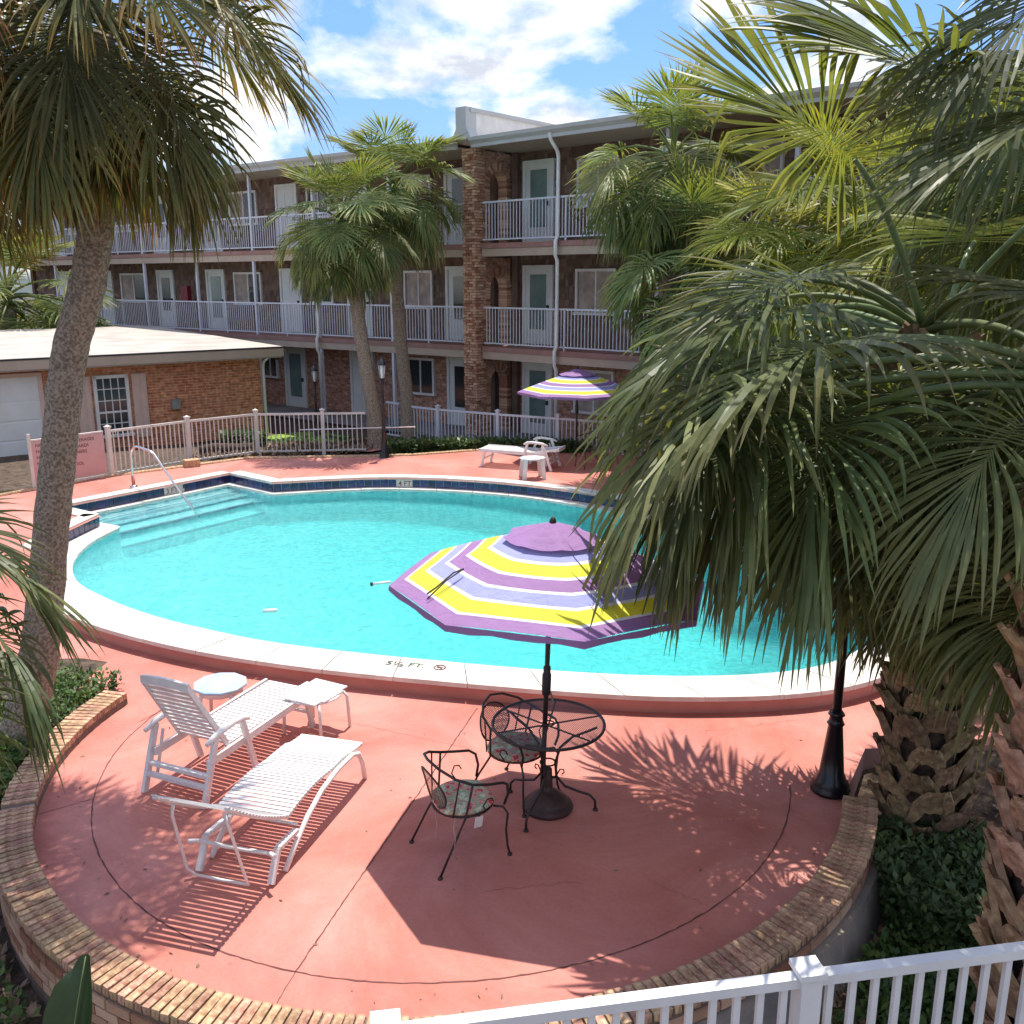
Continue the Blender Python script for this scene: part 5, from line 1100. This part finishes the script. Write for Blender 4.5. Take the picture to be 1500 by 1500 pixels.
MB().tube([(.065*math.cos(2*PI*k/16),.065*math.sin(2*PI*k/16),.42) for k in range(16)],.008,6,closed=True).obj('collar_ring',M['iron'],tb)
# ---------------- wrought iron chairs ----------------
def iron_chair(loc,rz,label,tagc=True):
    t=thing('iron_chair',label,'chair',loc,rz,'wrought iron barrel chairs')
    # faces +x ; seat ring
    seat=[(.235*math.cos(a)+.02,.235*math.sin(a),.415) for a in [2*PI*k/24 for k in range(24)]]
    MB().tube(seat,.010,6,closed=True).obj('seat_ring',M['iron'],t)
    vs,fs=disc_mesh(.235,4,24); b=MB(); b.add([(x+.02,y,.41-.02*(1-(x*x+y*y)/.055)) for x,y,z in vs],fs); o=b.obj('seat_mesh',M['mesh'],t); uv=o.data.uv_layers.new(name='UVMap')
    for l in o.data.loops: v=o.data.vertices[l.vertex_index].co; uv.data[l.index].uv=(v.x,v.y*.6)
    # arm-back hoop
    hoop=[(.27,.265,.62),(.22,.285,.655),(.10,.29,.675),(-.03,.285,.705),(-.15,.24,.76),(-.235,.13,.815),(-.265,0,.84),(-.235,-.13,.815),(-.15,-.24,.76),(-.03,-.285,.705),(.10,-.29,.675),(.22,-.285,.655),(.27,-.265,.62)]
    MB().tube([(.26,.235,.44),(.285,.25,.53)]+hoop+[(.285,-.25,.53),(.26,-.235,.44)],.011,7).obj('arm_hoop',M['iron'],t)
    # inner oval back with mesh
    def bp(a,k=1.0): 
        yy=.19*k*math.cos(a); zz=.60+.155*k*math.sin(a); xx=-.20-.10*((zz-.43)/.4)+ .9*yy*yy; return (xx,yy,zz)
    MB().tube([bp(2*PI*i/28) for i in range(28)],.008,6,closed=True).obj('back_ring',M['iron'],t)
    vs=[bp(0,0)];fs=[]
    for k in range(1,6): vs+=[bp(2*PI*i/24,k/5) for i in range(24)]
    for i in range(24): fs.append((0,1+i,1+(i+1)%24))
    for k in range(4): fs+=[(1+k*24+i,1+(k+1)*24+i,1+(k+1)*24+(i+1)%24,1+k*24+(i+1)%24) for i in range(24)]
    b=MB(); b.add(vs,fs,True); o=b.obj('back_mesh',M['mesh'],t); uv=o.data.uv_layers.new(name='UVMap')
    for l in o.data.loops: v=o.data.vertices[l.vertex_index].co; uv.data[l.index].uv=(v.y,v.z*.6)
    for s in (-1,1):
        MB().tube([(.20,s*.17,.41),(.255,s*.225,.415),(.285,s*.245,.36),(.275,s*.235,.22),(.285,s*.24,.08),(.30,s*.25,.01)],.009,7).obj('front_leg',M['iron'],t)
        MB().tube([(-.03,s*.284,.70),(-.07,s*.24,.42),(-.17,s*.255,.25),(-.30,s*.27,.01)],.009,7).obj('rear_leg',M['iron'],t)
        MB().tube([(-.12,s*.25,.745),(-.15,s*.19,.42)],.007,6).obj('back_stay',M['iron'],t)
        MB().tube([(.10,s*.25,.43),(.06,s*.275,.50),(.09,s*.285,.555),(.13,s*.28,.55),(.145,s*.275,.52)],.006,6).obj('arm_scroll',M['iron'],t)
        for x,y in ((.30,s*.25),(-.30,s*.27)): MB().lathe([(0,0),(.02,0),(.02,.012),(0,.018)],8,(x,y,0)).obj('foot_pad',M['iron'],t)
    return t
def cushion(loc,rz,label,withtag):
    t=thing('chair_cushion',label,'cushion',loc,rz,'floral chair cushions'); b=MB(); vs=[]; n=32
    prof=[(0,0),(.7,0),(.96,.012),(1,.03),(.95,.052),(.75,.064),(.4,.060),(0,.056)]
    for r,z in prof:
        for k in range(n):
            a=2*PI*k/n; e=2.6; c,s=math.cos(a),math.sin(a); q=(abs(c)**e+abs(s)**e)**(-1/e)
            vs.append((r*.235*q*c+.02,r*.235*q*s,z+.006*math.sin(5*a)*r))
    b.add(vs,[(i*n+k,i*n+(k+1)%n,(i+1)*n+(k+1)%n,(i+1)*n+k) for i in range(len(prof)-1) for k in range(n)],True); b.obj('cushion_pad',M['cush'],t)
    if withtag:
        MB().box((.02,-.275,-.035),(.065,.006,.10),Matrix.Rotation(.25,3,'X')).obj('care_label',M['whitep'],t)
        for dx,dy,q in ((-.15,-.22,.3),(-.19,.02,.22)): MB().tube([(dx,dy,.02),(dx-.03,dy-.04,-.05),(dx-.02,dy-.05,-.12),(dx-.035,dy-.04,-.12-q*.4),(dx-.01,dy-.05,-.12-q*.6)],.0035,4).obj('tie_string',M['curtain'],t)
    return t
a1=R(29); iron_chair((-.40,6.52,0),a1,'nearer black iron barrel chair with mesh back in the umbrella shade'); cushion((-.40,6.52,.415),a1,'pink and green floral cushion with white care label on the nearer chair',True)
a2=R(-38); iron_chair((.02,7.36,0),a2,'black iron barrel chair half hidden behind the mesh table'); cushion((.02,7.36,.415),a2,'pink and green floral cushion on the chair behind the table',False)
a3=R(200); t3=iron_chair((1.75,20.2,.38),a3,'dark distant iron chair beside the far umbrella pole'); 
t4=iron_chair((2.35,19.6,.38),R(120),'dark distant iron chair right of the far umbrella, partly behind fronds')
# ---------------- planting ----------------
def leafy(name,label,cat,area,n,hmax,size,mm,seed,kind=None,spread=.5):
    rnd=random.Random(seed); b=MB()
    for i in range(n):
        x,y,zb=area(rnd); h=hmax*rnd.random()**1.3; a=rnd.uniform(0,2*PI); tl=rnd.uniform(.2,1.3); l=size*rnd.uniform(.6,1.4); w=l*rnd.uniform(.18,.4)
        d=Vector((math.cos(a)*math.cos(tl),math.sin(a)*math.cos(tl),math.sin(tl)*rnd.choice((1,1,-.3)))); s=Vector((-math.sin(a),math.cos(a),rnd.uniform(-.3,.3))); p=Vector((x,y,zb+h))
        b.add([p,p+d*l*.5+s*w,p+d*l,p+d*l*.5-s*w],[(0,1,2,3)])
    o=b.obj(name,mm); 
    if kind: tag(o,label,cat,kind='stuff')
    else: tag(o,label,cat)
    return o
def disc(cx,cy,r,r2=None,z=None):
    def f(rnd):
        a=rnd.uniform(0,2*PI); q=math.sqrt(rnd.random()); x=cx+r*q*math.cos(a); y=cy+(r2 or r)*q*math.sin(a); return x,y,(gz(x,y) if z is None else z)
    return f
def ringout(a0,a1,r0,r1):
    def f(rnd):
        a=R(rnd.uniform(a0,a1)); r=rnd.uniform(r0,r1); x=RC.x+r*math.cos(a); y=RC.y+r*math.sin(a); return x,y,gz(x,y)
    return f
leafy('ground_cover','small light green leaves inside the end of the brick border by the leaning trunk','ground cover',ringout(160,200,3.84,4.7),5200,.16,.06,M['leafg'],1,'s')
leafy('ground_cover','sparse low weeds on soil outside the left brick border','ground cover',ringout(185,250,3.9,5.6),2600,.14,.07,M['leafg'],2,'s')
leafy('leaf_litter','dry fallen leaves on the soil outside the brick border','leaf litter',ringout(170,350,3.85,6.0),7000,.03,.09,M['litter'],3,'s')
leafy('fern_bed','dense dark green ferny bed between brick border and booted palm','fern bed',disc(3.35,6.25,.60,.75),17000,.50,.065,M['leafd'],4,'s')
leafy('ground_cover','yellowish weedy growth below the dark ferns by the booted palms','ground cover',disc(3.1,5.35,.75,.6),6000,.25,.06,M['leafg'],5,'s')
leafy('ground_cover','sunny weeds at the foot of the nearest booted palm','ground cover',disc(3.2,4.5,1.5,1.0),3000,.2,.08,M['leafg'],6,'s')
leafy('grass_blades','short sunlit grass blades on the lawn behind the cream fence','grass',disc(-5.1,24.6,1.7,1.6),9000,.03,.09,M['leafg'],7,'s')
leafy('hedge','low dark shrubs along the far kerb below the white fence','hedge',lambda r:(lambda u:(-2.9+4.6*u+r.uniform(-.2,.2),22.1+.6*math.sin(PI*min(1,u*1.1))*.6+r.uniform(-.18,.3),.28))(r.random()),6000,.32,.12,M['leafd'],8,'s')
leafy('shrub','small dark bare shrub behind the cream fence near its middle','shrub',disc(-6.6,23.0,.6,.4),1500,.45,.13,M['leafd'],9)
leafy('leaf_litter','dry leaf litter on mulch behind the cream fence','leaf litter',lambda r:(lambda u:(-7.5+4*u,21.4+1.1*u+r.uniform(0,1.6),.29))(r.random()),3500,.03,.12,M['litter'],10,'s')
b=thing('log','short weathered dark log lying on mulch behind the cream fence','log',(-6.9,22.3,.40),R(20)); MB().tube([(-.6,0,0),(-.2,.02,.03),(.3,-.02,0),(.7,.03,.02)],[.12,.14,.13,.10],10).obj('log_body',M['trunkd'],b)
# broad leaf at the lower left corner
def broad(t,base,tip,w,lean,name='leaf',mm='banana',split=True):
    b=MB(); a=Vector(base); c=Vector(tip); N=12; side=Vector((1,0.12,0)).normalized(); vs=[]
    for i in range(N+1):
        u=i/N; p=a.lerp(c,u)+Vector(lean)*math.sin(PI*u)*.12; ww=w*(math.sin(PI*min(.5,u*.62+.08)) if u<.8 else math.sin(PI*min(.5,.8*.62+.08))*(1-((u-.8)/.2)**2*.55))
        nrm_=Vector((0,-1,.1)); vs+=[p-side*ww-nrm_*(-.05*ww/w),p-side*ww*.5+nrm_*.012,p+nrm_*-.01,p+side*ww*.45+nrm_*.02,p+side*ww*.8+nrm_*.10]
    if split: vs[-1]=vs[-1]+Vector((.02,0,.09)); vs[-5]=vs[-5]+Vector((0,0,-.05))
    b.add(vs,[(i*5+k,i*5+k+1,(i+1)*5+k+1,(i+1)*5+k) for i in range(N) for k in range(4)],True); o=b.obj(name,M[mm],t)
    b=MB(); b.tube([tuple(a.lerp(c,i/N)+Vector(lean)*math.sin(PI*i/N)*.12+Vector((0,-.012,0))) for i in range(N+1)],[.009-.006*i/N for i in range(N+1)],5); b.obj('midrib',M['vein'],o)
t=thing('broad_leaf_plant','bird of paradise plant with one big dark waxy leaf at the lower left corner','plant',(-2.35,3.9,-.42))
def wl3(p): return Vector(p)-t.location
broad(t,wl3((-2.03,3.55,.30)),wl3((-1.90,3.62,1.38)),.125,(0,-1,0))
broad(t,wl3((-2.22,3.5,.5)),wl3((-2.16,3.55,1.06)),.06,(0,-1,0),mm='bananay',split=False)
broad(t,wl3((-1.55,3.5,.5)),wl3((-1.52,3.55,.93)),.03,(0,-1,0),mm='bananay',split=False)
for x in (-2.12,-2.22,-1.55): MB().tube([wl3((x,3.55,.5)),wl3((x-.05,3.7,-.1)),wl3((-2.3,3.9,-.42))],.016,6).obj('stem',M['vein'],t)
